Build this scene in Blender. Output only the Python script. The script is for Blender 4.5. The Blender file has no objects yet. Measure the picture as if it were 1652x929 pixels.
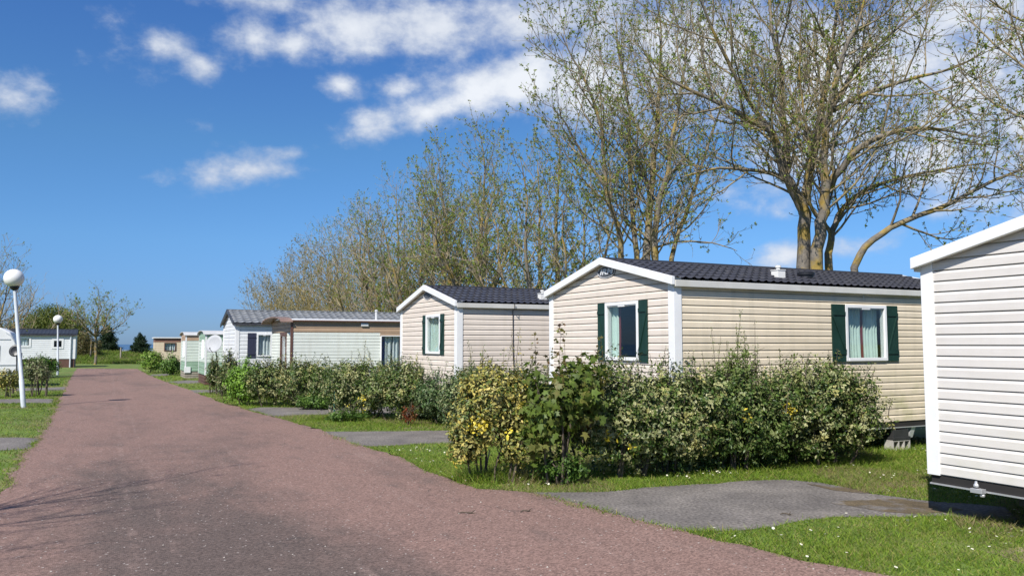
import bpy, bmesh, math, random
import numpy as np
from mathutils import Vector, Matrix

S = bpy.context.scene
COL = S.collection
R = math.radians
# ------------------------------------------------------------------ camera
F, CX, CY, HC, PITCH = 1290.0, 826.0, 464.5, 2.05, R(4.01)
cam = bpy.data.objects.new('camera', bpy.data.cameras.new('camera'))
COL.objects.link(cam)
cam.location = (0, 0, HC)
cam.rotation_euler = (R(90) + PITCH, 0, 0)
cam.data.sensor_width = 36
cam.data.lens = F / 1652 * 36
cam.data.clip_start = .05
cam.data.clip_end = 80000
S.camera = cam


def ray(px, py):
    a, c = (px - CX) / F, (CY - py) / F
    return Vector((a, math.cos(PITCH) - math.sin(PITCH) * c, math.sin(PITCH) + math.cos(PITCH) * c))


def G(px, py, z=0.0):
    """measured point on level ground"""
    d = ray(px, py)
    t = (z - HC) / d.z
    return Vector((d.x * t, d.y * t, z))


def at(px, py, Y):
    """measured point at distance Y"""
    d = ray(px, py)
    t = Y / d.y
    return Vector((d.x * t, Y, HC + d.z * t))


ANG = R(26.7)
DR = Vector((-math.sin(ANG), math.cos(ANG), 0))   # along the road
NR = Vector((math.cos(ANG), math.sin(ANG), 0))    # across it, to the right


def ap(a, p, z=0.0):
    return DR * a + NR * p + Vector((0, 0, z))


# ------------------------------------------------------------------ materials
def mat(name, col, rough=.6, var=.12, scale=4.0, col2=None, mix2=.5, scale2=3.0, sharp2=.12, bump=0.0, bscale=60.0,
        metallic=0.0, spec=.4, fine=None, stretch=None, streak=0, algae=0):
    m = bpy.data.materials.new(name)
    m.use_nodes = True
    nt = m.node_tree
    n, l = nt.nodes, nt.links
    b = n['Principled BSDF']
    b.inputs['Roughness'].default_value = rough
    b.inputs['Metallic'].default_value = metallic
    b.inputs['Specular IOR Level'].default_value = spec
    tc = n.new('ShaderNodeTexCoord')
    src = tc.outputs['Object']
    if stretch:
        mp = n.new('ShaderNodeMapping')
        mp.inputs['Scale'].default_value = stretch
        l.new(src, mp.inputs['Vector'])
        src = mp.outputs['Vector']

    def noise(sc, det=5.0):
        t = n.new('ShaderNodeTexNoise')
        t.inputs['Scale'].default_value = sc
        t.inputs['Detail'].default_value = det
        l.new(src, t.inputs['Vector'])
        return t.outputs['Fac']

    def mixc(fac, a, c, mode='MIX'):
        x = n.new('ShaderNodeMix')
        x.data_type = 'RGBA'
        x.blend_type = mode
        for sock, v in ((x.inputs[0], fac), (x.inputs[6], a), (x.inputs[7], c)):
            if hasattr(v, 'is_output'):
                l.new(v, sock)
            elif isinstance(v, (int, float)):
                sock.default_value = v
            else:
                sock.default_value = (*v, 1)
        return x.outputs[2]

    def rng(v, a, c, lo, hi):
        x = n.new('ShaderNodeMapRange')
        x.inputs[1].default_value, x.inputs[2].default_value = a, c
        x.inputs[3].default_value, x.inputs[4].default_value = lo, hi
        l.new(v, x.inputs[0])
        return x.outputs[0]

    c = tuple(col)
    if col2:
        f = rng(noise(scale2, 6), mix2 - sharp2, mix2 + sharp2, 0, 1)
        c = mixc(f, c, col2)
    if var:
        v = rng(noise(scale), .3, .7, 1 - var, 1 + var)
        c = mixc(1.0, c, (1, 1, 1)) if False else c
        x = n.new('ShaderNodeVectorMath')
        x.operation = 'SCALE'
        if hasattr(c, 'is_output'):
            l.new(c, x.inputs[0])
        else:
            x.inputs[0].default_value = c
        l.new(v, x.inputs['Scale'])
        c = x.outputs[0]
    if fine:
        v = rng(noise(fine[0], 2), .3, .7, 1 - fine[1], 1 + fine[1])
        x = n.new('ShaderNodeVectorMath')
        x.operation = 'SCALE'
        if hasattr(c, 'is_output'):
            l.new(c, x.inputs[0])
        else:
            x.inputs[0].default_value = c
        l.new(v, x.inputs['Scale'])
        c = x.outputs[0]
    if streak:        # rain streaks run down the boards
        q = n.new('ShaderNodeMapping')
        q.inputs['Scale'].default_value = (5, 5, .35)
        l.new(tc.outputs['Object'], q.inputs[0])
        t = n.new('ShaderNodeTexNoise')
        t.inputs['Scale'].default_value = 1.0
        t.inputs['Detail'].default_value = 7
        l.new(q.outputs[0], t.inputs['Vector'])
        c = mixc(rng(t.outputs['Fac'], .5, .75, 0, streak), c, (.40, .36, .26))
    if algae:         # green bloom low on the wall
        sz = n.new('ShaderNodeSeparateXYZ')
        l.new(tc.outputs['Object'], sz.inputs[0])
        low = rng(sz.outputs[2], .6, 1.75, 1, 0)
        t = n.new('ShaderNodeTexNoise')
        t.inputs['Scale'].default_value = 2.6
        t.inputs['Detail'].default_value = 6
        l.new(tc.outputs['Object'], t.inputs['Vector'])
        mm = n.new('ShaderNodeMath')
        mm.operation = 'MULTIPLY'
        l.new(low, mm.inputs[0])
        l.new(rng(t.outputs['Fac'], .46, .70, 0, algae), mm.inputs[1])
        c = mixc(mm.outputs[0], c, (.36, .36, .16))
    if hasattr(c, 'is_output'):
        l.new(c, b.inputs['Base Color'])
    else:
        b.inputs['Base Color'].default_value = (*c, 1)
    if bump:
        bp = n.new('ShaderNodeBump')
        bp.inputs['Strength'].default_value = bump
        bp.inputs['Distance'].default_value = .02
        l.new(noise(bscale, 3), bp.inputs['Height'])
        l.new(bp.outputs[0], b.inputs['Normal'])
    return m


def leafmat(name, rough=.45, trans=.3, spec=.4):
    m = bpy.data.materials.new(name)
    m.use_nodes = True
    n, l = m.node_tree.nodes, m.node_tree.links
    b = n['Principled BSDF']
    b.inputs['Roughness'].default_value = rough
    b.inputs['Specular IOR Level'].default_value = spec
    at_ = n.new('ShaderNodeAttribute')
    at_.attribute_name = 'leafcol'
    l.new(at_.outputs['Color'], b.inputs['Base Color'])
    if trans:
        t = n.new('ShaderNodeBsdfTranslucent')
        l.new(at_.outputs['Color'], t.inputs['Color'])
        mx = n.new('ShaderNodeMixShader')
        mx.inputs[0].default_value = trans
        l.new(b.outputs[0], mx.inputs[1])
        l.new(t.outputs[0], mx.inputs[2])
        l.new(mx.outputs[0], n['Material Output'].inputs['Surface'])
    return m


def glassmat():
    m = bpy.data.materials.new('window glass')
    m.use_nodes = True
    n, l = m.node_tree.nodes, m.node_tree.links
    n.remove(n['Principled BSDF'])
    tr = n.new('ShaderNodeBsdfTransparent')
    tr.inputs[0].default_value = (.9, .93, .92, 1)
    gl = n.new('ShaderNodeBsdfGlossy')
    gl.inputs['Roughness'].default_value = .02
    fr = n.new('ShaderNodeLayerWeight')
    fr.inputs[0].default_value = .5
    pw = n.new('ShaderNodeMath')
    pw.operation = 'POWER'
    pw.inputs[1].default_value = 4.0
    l.new(fr.outputs['Facing'], pw.inputs[0])
    ad = n.new('ShaderNodeMath')
    ad.operation = 'MULTIPLY_ADD'
    ad.inputs[1].default_value = .9
    ad.inputs[2].default_value = .05
    l.new(pw.outputs[0], ad.inputs[0])
    mx = n.new('ShaderNodeMixShader')
    l.new(ad.outputs[0], mx.inputs[0])
    l.new(tr.outputs[0], mx.inputs[1])
    l.new(gl.outputs[0], mx.inputs[2])
    l.new(mx.outputs[0], n['Material Output'].inputs['Surface'])
    return m


MT = dict(
    white=mat('white plastic trim', (.72, .72, .71), .45, .05, 3, bump=.05, bscale=30),
    whiteold=mat('weathered white trim', (.70, .69, .65), .5, .08, 2, col2=(.60, .58, .50), mix2=.62, scale2=3),
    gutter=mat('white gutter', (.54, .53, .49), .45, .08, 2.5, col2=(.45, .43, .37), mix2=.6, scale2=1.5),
    beige=mat('beige vinyl siding', (.68, .585, .44), .55, .06, 1.2, col2=(.60, .51, .365), mix2=.58, scale2=.9, sharp2=.2, fine=(8, .04), stretch=(.35, .35, 3), streak=.35, algae=.75),
    pinkbeige=mat('pale beige vinyl siding', (.66, .58, .50), .55, .05, 1.2, col2=(.60, .52, .44), mix2=.6, scale2=.9, sharp2=.2, fine=(8, .04), stretch=(.35, .35, 3), streak=.22, algae=.35),
    pale=mat('off white vinyl siding', (.615, .58, .54), .5, .04, 1.2, col2=(.57, .53, .485), mix2=.64, scale2=.8, sharp2=.15, fine=(8, .03), stretch=(.35, .35, 3), streak=.12, algae=.2),
    whitesiding=mat('white vinyl siding', (.68, .69, .69), .5, .05, 1.2, fine=(6, .03), streak=.2),
    cream=mat('pale cream siding', (.66, .685, .62), .5, .06, 1.0, fine=(6, .04), stretch=(.4, .4, 3), streak=.25),
    brown=mat('brown painted siding', (.40, .28, .185), .5, .10, 2),
    darkbrown=mat('dark brown trim', (.12, .06, .045), .5, .15, 4),
    tan=mat('tan siding', (.60, .50, .36), .5, .06, 2),
    palegreen=mat('mint green siding', (.26, .38, .27), .5, .08, 2),
    whitegreen=mat('greenish white siding', (.56, .62, .54), .5, .06, 2),
    slate=mat('dark tile sheet roof', (.042, .042, .05), .42, .15, 3, col2=(.06, .058, .06), mix2=.6, scale2=6, bump=.1, bscale=80),
    greytile=mat('grey tile sheet roof', (.17, .18, .19), .6, .15, 3, col2=(.24, .24, .23), mix2=.6, scale2=4, bump=.1, bscale=80),
    blackroof=mat('dark flat roof sheet', (.03, .033, .04), .5, .1, 2),
    green=mat('dark green shutter paint', (.008, .033, .024), .5, .15, 5, bump=.08, bscale=40),
    navy=mat('navy shutter paint', (.03, .033, .06), .55, .1, 5),
    dark=mat('dark chassis steel', (.03, .03, .03), .6, .2, 5),
    floor=mat('dark underfloor board', (.02, .018, .017), .8, .2, 3),
    alu=mat('aluminium rail', (.55, .55, .55), .4, .1, 5, metallic=.6),
    galv=mat('galvanised pole', (.52, .55, .58), .5, .08, 6),
    curtain=mat('pale green curtain cloth', (.62, .74, .68), .9, .05, 6),
    redcurtain=mat('dark red curtain cloth', (.18, .03, .035), .9, .1, 6),
    whitecurtain=mat('white net curtain', (.72, .74, .76), .9, .05, 6),
    bluecurtain=mat('blue curtain cloth', (.06, .10, .32), .9, .1, 6),
    concrete=mat('grey concrete', (.38, .36, .33), .9, .12, 6, fine=(60, .12), bump=.3),
    globe=mat('white lamp globe', (.74, .73, .71), .3, .02, 4),
    bark=mat('grey bark with ochre lichen', (.16, .14, .115), .9, .25, 6, col2=(.27, .19, .05), mix2=.54, scale2=2.2, sharp2=.07, bump=.6, bscale=30),
    twig=mat('brown grey twigs', (.22, .18, .125), .9, .2, 2, col2=(.25, .20, .09), mix2=.55, scale2=1.5),
    twigpale=mat('pale grey brown twigs', (.32, .255, .16), .9, .2, 2),
    twigolive=mat('olive brown twigs', (.32, .25, .11), .9, .25, .8),
    stem=mat('dark shrub stems', (.09, .07, .05), .9, .2, 8),
    wood=mat('weathered wood', (.30, .26, .21), .85, .2, 8),
    greenpaint=mat('green painted post', (.03, .10, .08), .6, .15, 8),
    rock=mat('pale stone', (.36, .32, .28), .9, .2, 20),
    interior=mat('pale interior board', (.35, .30, .25), .8, .05, 3),
    leaf=leafmat('glossy hedge leaves', .45, .12, .3),
    soft=leafmat('soft young leaves', .5, .45, .35),
    grass=leafmat('grass blades', .6, .35, .25),
    petal=leafmat('daisy petals', .7, .2, .2),
    glass=glassmat(),
    emblem=mat('dark emblem plate', (.075, .08, .09), .5, .1, 8),
    silver=mat('silver lettering', (.62, .63, .65), .4, .05, 8),
    blackpl=mat('black plastic', (.015, .015, .017), .4, .1, 8),
    dishgrey=mat('off white dish enamel', (.35, .36, .37), .6, .04, 5),
    roofgrey=mat('dulled pale roof sheet', (.46, .46, .45), .6, .12, 2),
    redbrown=mat('red brown band paint', (.20, .10, .07), .55, .1, 3),
    hood=mat('dull brown hood', (.22, .145, .115), .6, .2, 3),
    sand=mat('sand', (.45, .38, .27), .9, .1, 2),
)


# ------------------------------------------------------------------ object helpers
def tag(o, label=None, cat=None, group=None, kind=None):
    if label: o['label'] = label
    if cat: o['category'] = cat
    if group: o['group'] = group
    if kind: o['kind'] = kind
    return o


def empty(name, loc=(0, 0, 0), rz=0.0):
    o = bpy.data.objects.new(name, None)
    COL.objects.link(o)
    o.location = loc
    o.rotation_euler = (0, 0, rz)
    o.empty_display_size = .2
    return o


class MB:
    def __init__(s):
        s.v, s.f = [], []

    def add(s, vs, fs):
        k = len(s.v)
        s.v.extend([tuple(x) for x in vs])
        s.f.extend([tuple(i + k for i in q) for q in fs])
        return s

    def box(s, x0, x1, y0, y1, z0, z1, T=None):
        vs = [(x, y, z) for z in (z0, z1) for y in (y0, y1) for x in (x0, x1)]
        if T: vs = [T(*q) for q in vs]
        return s.add(vs, [(0, 2, 3, 1), (4, 5, 7, 6), (0, 1, 5, 4), (2, 6, 7, 3), (0, 4, 6, 2), (1, 3, 7, 5)])

    def tube(s, pts, rads, n=8, cap=True):
        pts = [Vector(q) for q in pts]
        k0 = len(s.v)
        for i, q in enumerate(pts):
            t = (pts[min(i + 1, len(pts) - 1)] - pts[max(i - 1, 0)]).normalized()
            u = t.orthogonal().normalized() if i == 0 else (u - t * u.dot(t)).normalized()
            w = t.cross(u)
            for k in range(n):
                an = 2 * math.pi * k / n
                s.v.append(tuple(q + (u * math.cos(an) + w * math.sin(an)) * rads[i]))
        for i in range(len(pts) - 1):
            for k in range(n):
                s.f.append((k0 + i * n + k, k0 + i * n + (k + 1) % n, k0 + (i + 1) * n + (k + 1) % n, k0 + (i + 1) * n + k))
        if cap:
            s.f.append(tuple(k0 + k for k in reversed(range(n))))
            s.f.append(tuple(k0 + (len(pts) - 1) * n + k for k in range(n)))
        return s

    def lathe(s, prof, c=(0, 0, 0), n=24, T=None):
        k0 = len(s.v)
        for r_, z in prof:
            for k in range(n):
                an = 2 * math.pi * k / n
                q = (c[0] + r_ * math.cos(an), c[1] + r_ * math.sin(an), c[2] + z)
                s.v.append(tuple(T(*q)) if T else q)
        for i in range(len(prof) - 1):
            for k in range(n):
                s.f.append((k0 + i * n + k, k0 + i * n + (k + 1) % n, k0 + (i + 1) * n + (k + 1) % n, k0 + (i + 1) * n + k))
        return s

    def prism(s, poly, y0, y1, T=None):
        """poly in (x,z), extruded along y"""
        n = len(poly)
        vs = [(x, y0, z) for x, z in poly] + [(x, y1, z) for x, z in poly]
        if T: vs = [T(*q) for q in vs]
        fs = [tuple(range(n)), tuple(reversed(range(n, 2 * n)))]
        for i in range(n):
            j = (i + 1) % n
            fs.append((i, i + n, j + n, j))
        return s.add(vs, fs)

    def build(s, name, m, parent=None, smooth=False, bevel=0):
        me = bpy.data.meshes.new(name)
        me.from_pydata(s.v, [], s.f)
        if smooth:
            me.polygons.foreach_set('use_smooth', [True] * len(me.polygons))
        me.materials.append(MT[m] if isinstance(m, str) else m)
        o = bpy.data.objects.new(name, me)
        COL.objects.link(o)
        if parent: o.parent = parent
        if bevel:
            bv = o.modifiers.new('b', 'BEVEL')
            bv.width = bevel
            bv.segments = 2
            bv.limit_method = 'ANGLE'
        return o


def npmesh(name, verts, tris, m, parent=None, col=None, smooth=False):
    """verts (n,3), tris (m,k)"""
    me = bpy.data.meshes.new(name)
    verts = np.asarray(verts, np.float32)
    tris = np.asarray(tris, np.int32)
    k = tris.shape[1]
    me.vertices.add(len(verts))
    me.vertices.foreach_set('co', verts.ravel())
    me.loops.add(tris.size)
    me.loops.foreach_set('vertex_index', tris.ravel())
    me.polygons.add(len(tris))
    me.polygons.foreach_set('loop_start', np.arange(0, tris.size, k, dtype=np.int32))
    if smooth:
        me.polygons.foreach_set('use_smooth', np.ones(len(tris), bool))
    me.update(calc_edges=True)
    if col is not None:
        a = me.color_attributes.new('leafcol', 'FLOAT_COLOR', 'POINT')
        c4 = np.ones((len(verts), 4), np.float32)
        c4[:, :3] = col
        a.data.foreach_set('color', c4.ravel())
    me.materials.append(MT[m] if isinstance(m, str) else m)
    o = bpy.data.objects.new(name, me)
    COL.objects.link(o)
    if parent: o.parent = parent
    return o


# ------------------------------------------------------------------ leaves
def unit(v):
    return v / np.maximum(np.linalg.norm(v, axis=-1, keepdims=True), 1e-9)


LEAF = (np.array([[0, 0, 0], [.26, .5, .06], [0, 1, -.08], [-.26, .5, .06], [0, .5, -.03]], float),
        np.array([[0, 1, 4], [1, 2, 4], [2, 3, 4], [3, 0, 4]]), np.array([0, 0, 0, 0, 1.]))
SMALL = (np.array([[0, 0, 0], [.24, .5, .05], [0, 1, -.06], [-.24, .5, .05]], float),
         np.array([[0, 1, 2], [0, 2, 3]]), np.array([0, 0, 0, 0.]))
MAPLE = (np.array([[0, 0, 0], [.32, .05, -.04], [.22, .25, .02], [.52, .48, -.06], [.20, .55, .03], [0, 1, -.1], [-.20, .55, .03], [-.52, .48, -.06], [-.22, .25, .02],
                   [-.32, .05, -.04], [0, .38, .04]], float),
         np.array([[0, 1, 10], [1, 2, 10], [2, 3, 10], [3, 4, 10], [4, 5, 10], [5, 6, 10], [6, 7, 10], [7, 8, 10], [8, 9, 10], [9, 0, 10]]),
         np.array([0] * 10 + [.7]))
OVAL = (np.array([[0, 0, 0], [.2, .25, .04], [.25, .6, .04], [0, 1, -.06], [-.25, .6, .04], [-.2, .25, .04]], float),
        np.array([[0, 1, 2], [0, 2, 3], [0, 3, 4], [0, 4, 5]]), np.zeros(6))


def leaf_arrays(tpl, pos, nrm, size, cedge, ccen, rg):
    tv, tf, cm = tpl
    n = len(pos)
    nrm = unit(nrm)
    d = rg.normal(size=(n, 3))
    d[:, 2] += .1
    d = unit(d - nrm * (d * nrm).sum(1, keepdims=True))
    w = np.cross(d, nrm)
    sz = size[:, None, None]
    V = pos[:, None, :] + sz * (w[:, None, :] * tv[None, :, 0:1] + d[:, None, :] * tv[None, :, 1:2] + nrm[:, None, :] * tv[None, :, 2:3])
    C = cedge[:, None, :] * (1 - cm)[None, :, None] + ccen[:, None, :] * cm[None, :, None]
    T = tf[None] + (np.arange(n) * len(tv))[:, None, None]
    return V.reshape(-1, 3), T.reshape(-1, 3), C.reshape(-1, 3)


def join(parts):
    vs, ts, cs, k = [], [], [], 0
    for v, t, c in parts:
        vs.append(v); ts.append(t + k); cs.append(c); k += len(v)
    return np.concatenate(vs), np.concatenate(ts), np.concatenate(cs)


def palette(rg, n, pal, jit=.18):
    """pal: list of (weight, colour)"""
    w = np.array([p[0] for p in pal], float)
    idx = rg.choice(len(pal), n, p=w / w.sum())
    c = np.array([p[1] for p in pal], float)[idx]
    return np.clip(c * (1 + rg.normal(size=(n, 1)) * jit), .003, .95), idx


# palettes: edge colour lists / centre colours
SILVER_E = [(3.4, (.52, .49, .24)), (2.4, (.17, .22, .045)), (7.5, (.036, .070, .010)), (.7, (.58, .50, .18))]
SILVER_C = [(1, (.045, .085, .018))]
YELLOW_E = [(3, (.52, .42, .13)), (2, (.45, .40, .16)), (5.5, (.06, .095, .018)), (.5, (.62, .46, .05))]
YELLOW_C = [(1, (.13, .17, .04)), (.5, (.45, .36, .06))]
GREEN_E = [(3, (.09, .17, .03)), (2, (.14, .24, .04)), (1, (.06, .11, .025))]
BRIGHT_E = [(3, (.13, .25, .025)), (2, (.19, .32, .04)), (1, (.07, .14, .02))]
DARK_E = [(3, (.035, .075, .02)), (2, (.06, .11, .03)), (2, (.22, .26, .13))]
MAPLE_E = [(3, (.13, .19, .03)), (2, (.10, .15, .03)), (1, (.20, .17, .05))]
MAPLETOP = [(2, (.17, .13, .045)), (2, (.15, .17, .04)), (1, (.22, .12, .06))]
OLIVE_E = [(3, (.13, .17, .035)), (2, (.19, .21, .045)), (1, (.08, .11, .025))]
CONIFER = [(3, (.018, .040, .018)), (2, (.03, .055, .022)), (1, (.045, .07, .03))]


def crown_points(rg, lobes, n, lo=.35):
    """points through lumpy ellipsoids; lobes: (centre, (rx,ry,rz))"""
    w = np.array([(r_[0] * r_[1] + r_[0] * r_[2] + r_[1] * r_[2]) for c, r_ in lobes])
    idx = rg.choice(len(lobes), n, p=w / w.sum())
    d = unit(rg.normal(size=(n, 3)))
    ph = rg.uniform(0, 6.28, (len(lobes), 6))
    P = ph[idx]
    bump = 1 + .09 * np.sin(5 * d[:, 0] + P[:, 0]) + .09 * np.sin(6 * d[:, 2] + P[:, 1]) + .08 * np.sin(7 * d[:, 1] + P[:, 2]) \
        + .06 * np.sin(13 * d[:, 0] + P[:, 3]) * np.sin(11 * d[:, 2] + P[:, 4])
    rr = (lo + (1 - lo) * rg.uniform(0, 1, n) ** .55) * bump * (1 + .06 * rg.normal(size=n))
    C = np.array([c for c, r_ in lobes])[idx]
    Rr = np.array([r_ for c, r_ in lobes])[idx]
    return C + d * Rr * rr[:, None], unit(d / Rr), rr


def shrub(name, base, lobes, nleaf, size, edge, centre, seed, label, cat='shrub', group=None, tpl=LEAF, m='leaf', stems=6,
          shoots=(), stemspread=.35, lo=.35, yellow=(), zmin=.03, stemm='stem', twigs=1):
    """base world point; lobes relative to it. shoots: (dx,dy,z0,z1)"""
    rg = np.random.default_rng(seed)
    root = empty(name, base)
    tag(root, label, cat, group)
    # leaves sit in sprigs, with gaps between them that look into the shade
    per = 13
    P, N, rr = crown_points(rg, lobes, max(20, nleaf // per), lo)
    sp_e, _ = palette(rg, len(P), edge, .22)
    P = np.repeat(P, per, 0); N = np.repeat(N, per, 0); sp_e = np.repeat(sp_e, per, 0)
    ax = unit(N + rg.normal(size=N.shape) * .25 + np.array([0, 0, .7]))
    along = rg.uniform(-1.3, 1.0, len(P))[:, None]
    P = P + ax * along * size * 1.25 + rg.normal(size=P.shape) * size * .42
    k = P[:, 2] > zmin
    P, N, sp_e = P[k], N[k], sp_e[k]
    N = N * .9 + rg.normal(size=N.shape) * .5 + np.array([0, 0, .35])
    ce, _ = palette(rg, len(P), edge)
    ce = ce * .35 + sp_e * .65
    cc, _ = palette(rg, len(P), centre or edge)
    for (yc, yr) in yellow:      # a sport of plain yellow leaves
        dd = np.linalg.norm(P - np.array(yc), axis=1) < yr
        mask = dd & (rg.uniform(size=len(P)) < .6)
        ce[mask] = np.array([.62, .50, .05]) * (1 + rg.normal(size=(mask.sum(), 1)) * .12)
        cc[mask] = np.array([.55, .44, .04])
    parts = [leaf_arrays(tpl, P, N, rg.uniform(.7, 1.3, len(P)) * size, ce, cc, rg)]
    sm = MB()
    shoots = list(shoots)
    if name == 'variegated_shrub':       # long new growth standing out of the clipped top
        for _ in range(9):
            c0, r0 = lobes[rg.integers(len(lobes))]
            zt_ = c0[2] + r0[2]
            shoots.append((c0[0] + rg.normal() * r0[0] * .5, c0[1] + rg.normal() * r0[1] * .4, zt_ - .35, zt_ + rg.uniform(.05, .24), 45))
    for sh in shoots:
        dx, dy, z0, z1 = sh[:4]
        lean = (rg.normal() * .10, rg.normal() * .10)
        pts = [Vector((dx + lean[0] * t, dy + lean[1] * t + .03 * math.sin(4 * t), z0 + (z1 - z0) * t)) for t in np.linspace(0, 1, 6)]
        sm.tube(pts, [.009 * (1 - .7 * t) for t in np.linspace(0, 1, 6)], 4)
        q = int((z1 - z0) * (sh[4] if len(sh) > 4 else 55)) + 4
        t = rg.uniform(0, 1, q) ** .8
        LP = np.array([pts[0].lerp(pts[-1], float(a)) for a in t])
        LN = rg.normal(size=(q, 3)) * .8 + np.array([0, 0, .4])
        LP = LP + unit(rg.normal(size=(q, 3)) * np.array([1, 1, .3])) * (.02 + .05 * (1 - t))[:, None] * (size / .06)
        ce, _ = palette(rg, q, sh[5] if len(sh) > 5 else edge)
        cc, _ = palette(rg, q, (sh[5] if len(sh) > 5 else None) or centre or edge)
        parts.append(leaf_arrays(tpl, LP, LN, rg.uniform(.5, 1.0, q) * size * (1.1 - .45 * t), ce, cc, rg))
    v, t, c = join(parts)
    npmesh('foliage', v, t, m, root, c)
    # stems rising from the ground into the crown
    for k in range(stems):
        an = 6.28 * k / stems + rg.uniform(-.4, .4)
        c0, r0 = lobes[rg.integers(len(lobes))]
        b = Vector((c0[0] * .6 + math.cos(an) * stemspread * .35, c0[1] * .6 + math.sin(an) * stemspread * .35, -.03))
        tip = Vector((c0[0] + math.cos(an) * r0[0] * .7, c0[1] + math.sin(an) * r0[1] * .7, c0[2] + r0[2] * rg.uniform(.1, .7)))
        mid = b.lerp(tip, .5) + Vector((0, 0, .12))
        pts = [b, b.lerp(mid, .5), mid, mid.lerp(tip, .5), tip]
        r0_ = rg.uniform(.014, .024)
        pts = [q + Vector((rg.normal() * .03, rg.normal() * .03, 0)) if 0 < i else q for i, q in enumerate(pts)]
        sm.tube(pts, [r0_, r0_ * .9, r0_ * .75, r0_ * .5, r0_ * .25], 6)
        for j in range(3 * twigs):
            q = mid.lerp(tip, rg.uniform(0, .9))
            e = q + Vector((rg.normal() * .25, rg.normal() * .25, rg.uniform(.05, .35)))
            sm.tube([q, q.lerp(e, .5) + Vector((0, 0, .03)), e], [.008, .006, .003], 4)
    if sm.v: sm.build('stem', stemm, root)
    return root


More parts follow.
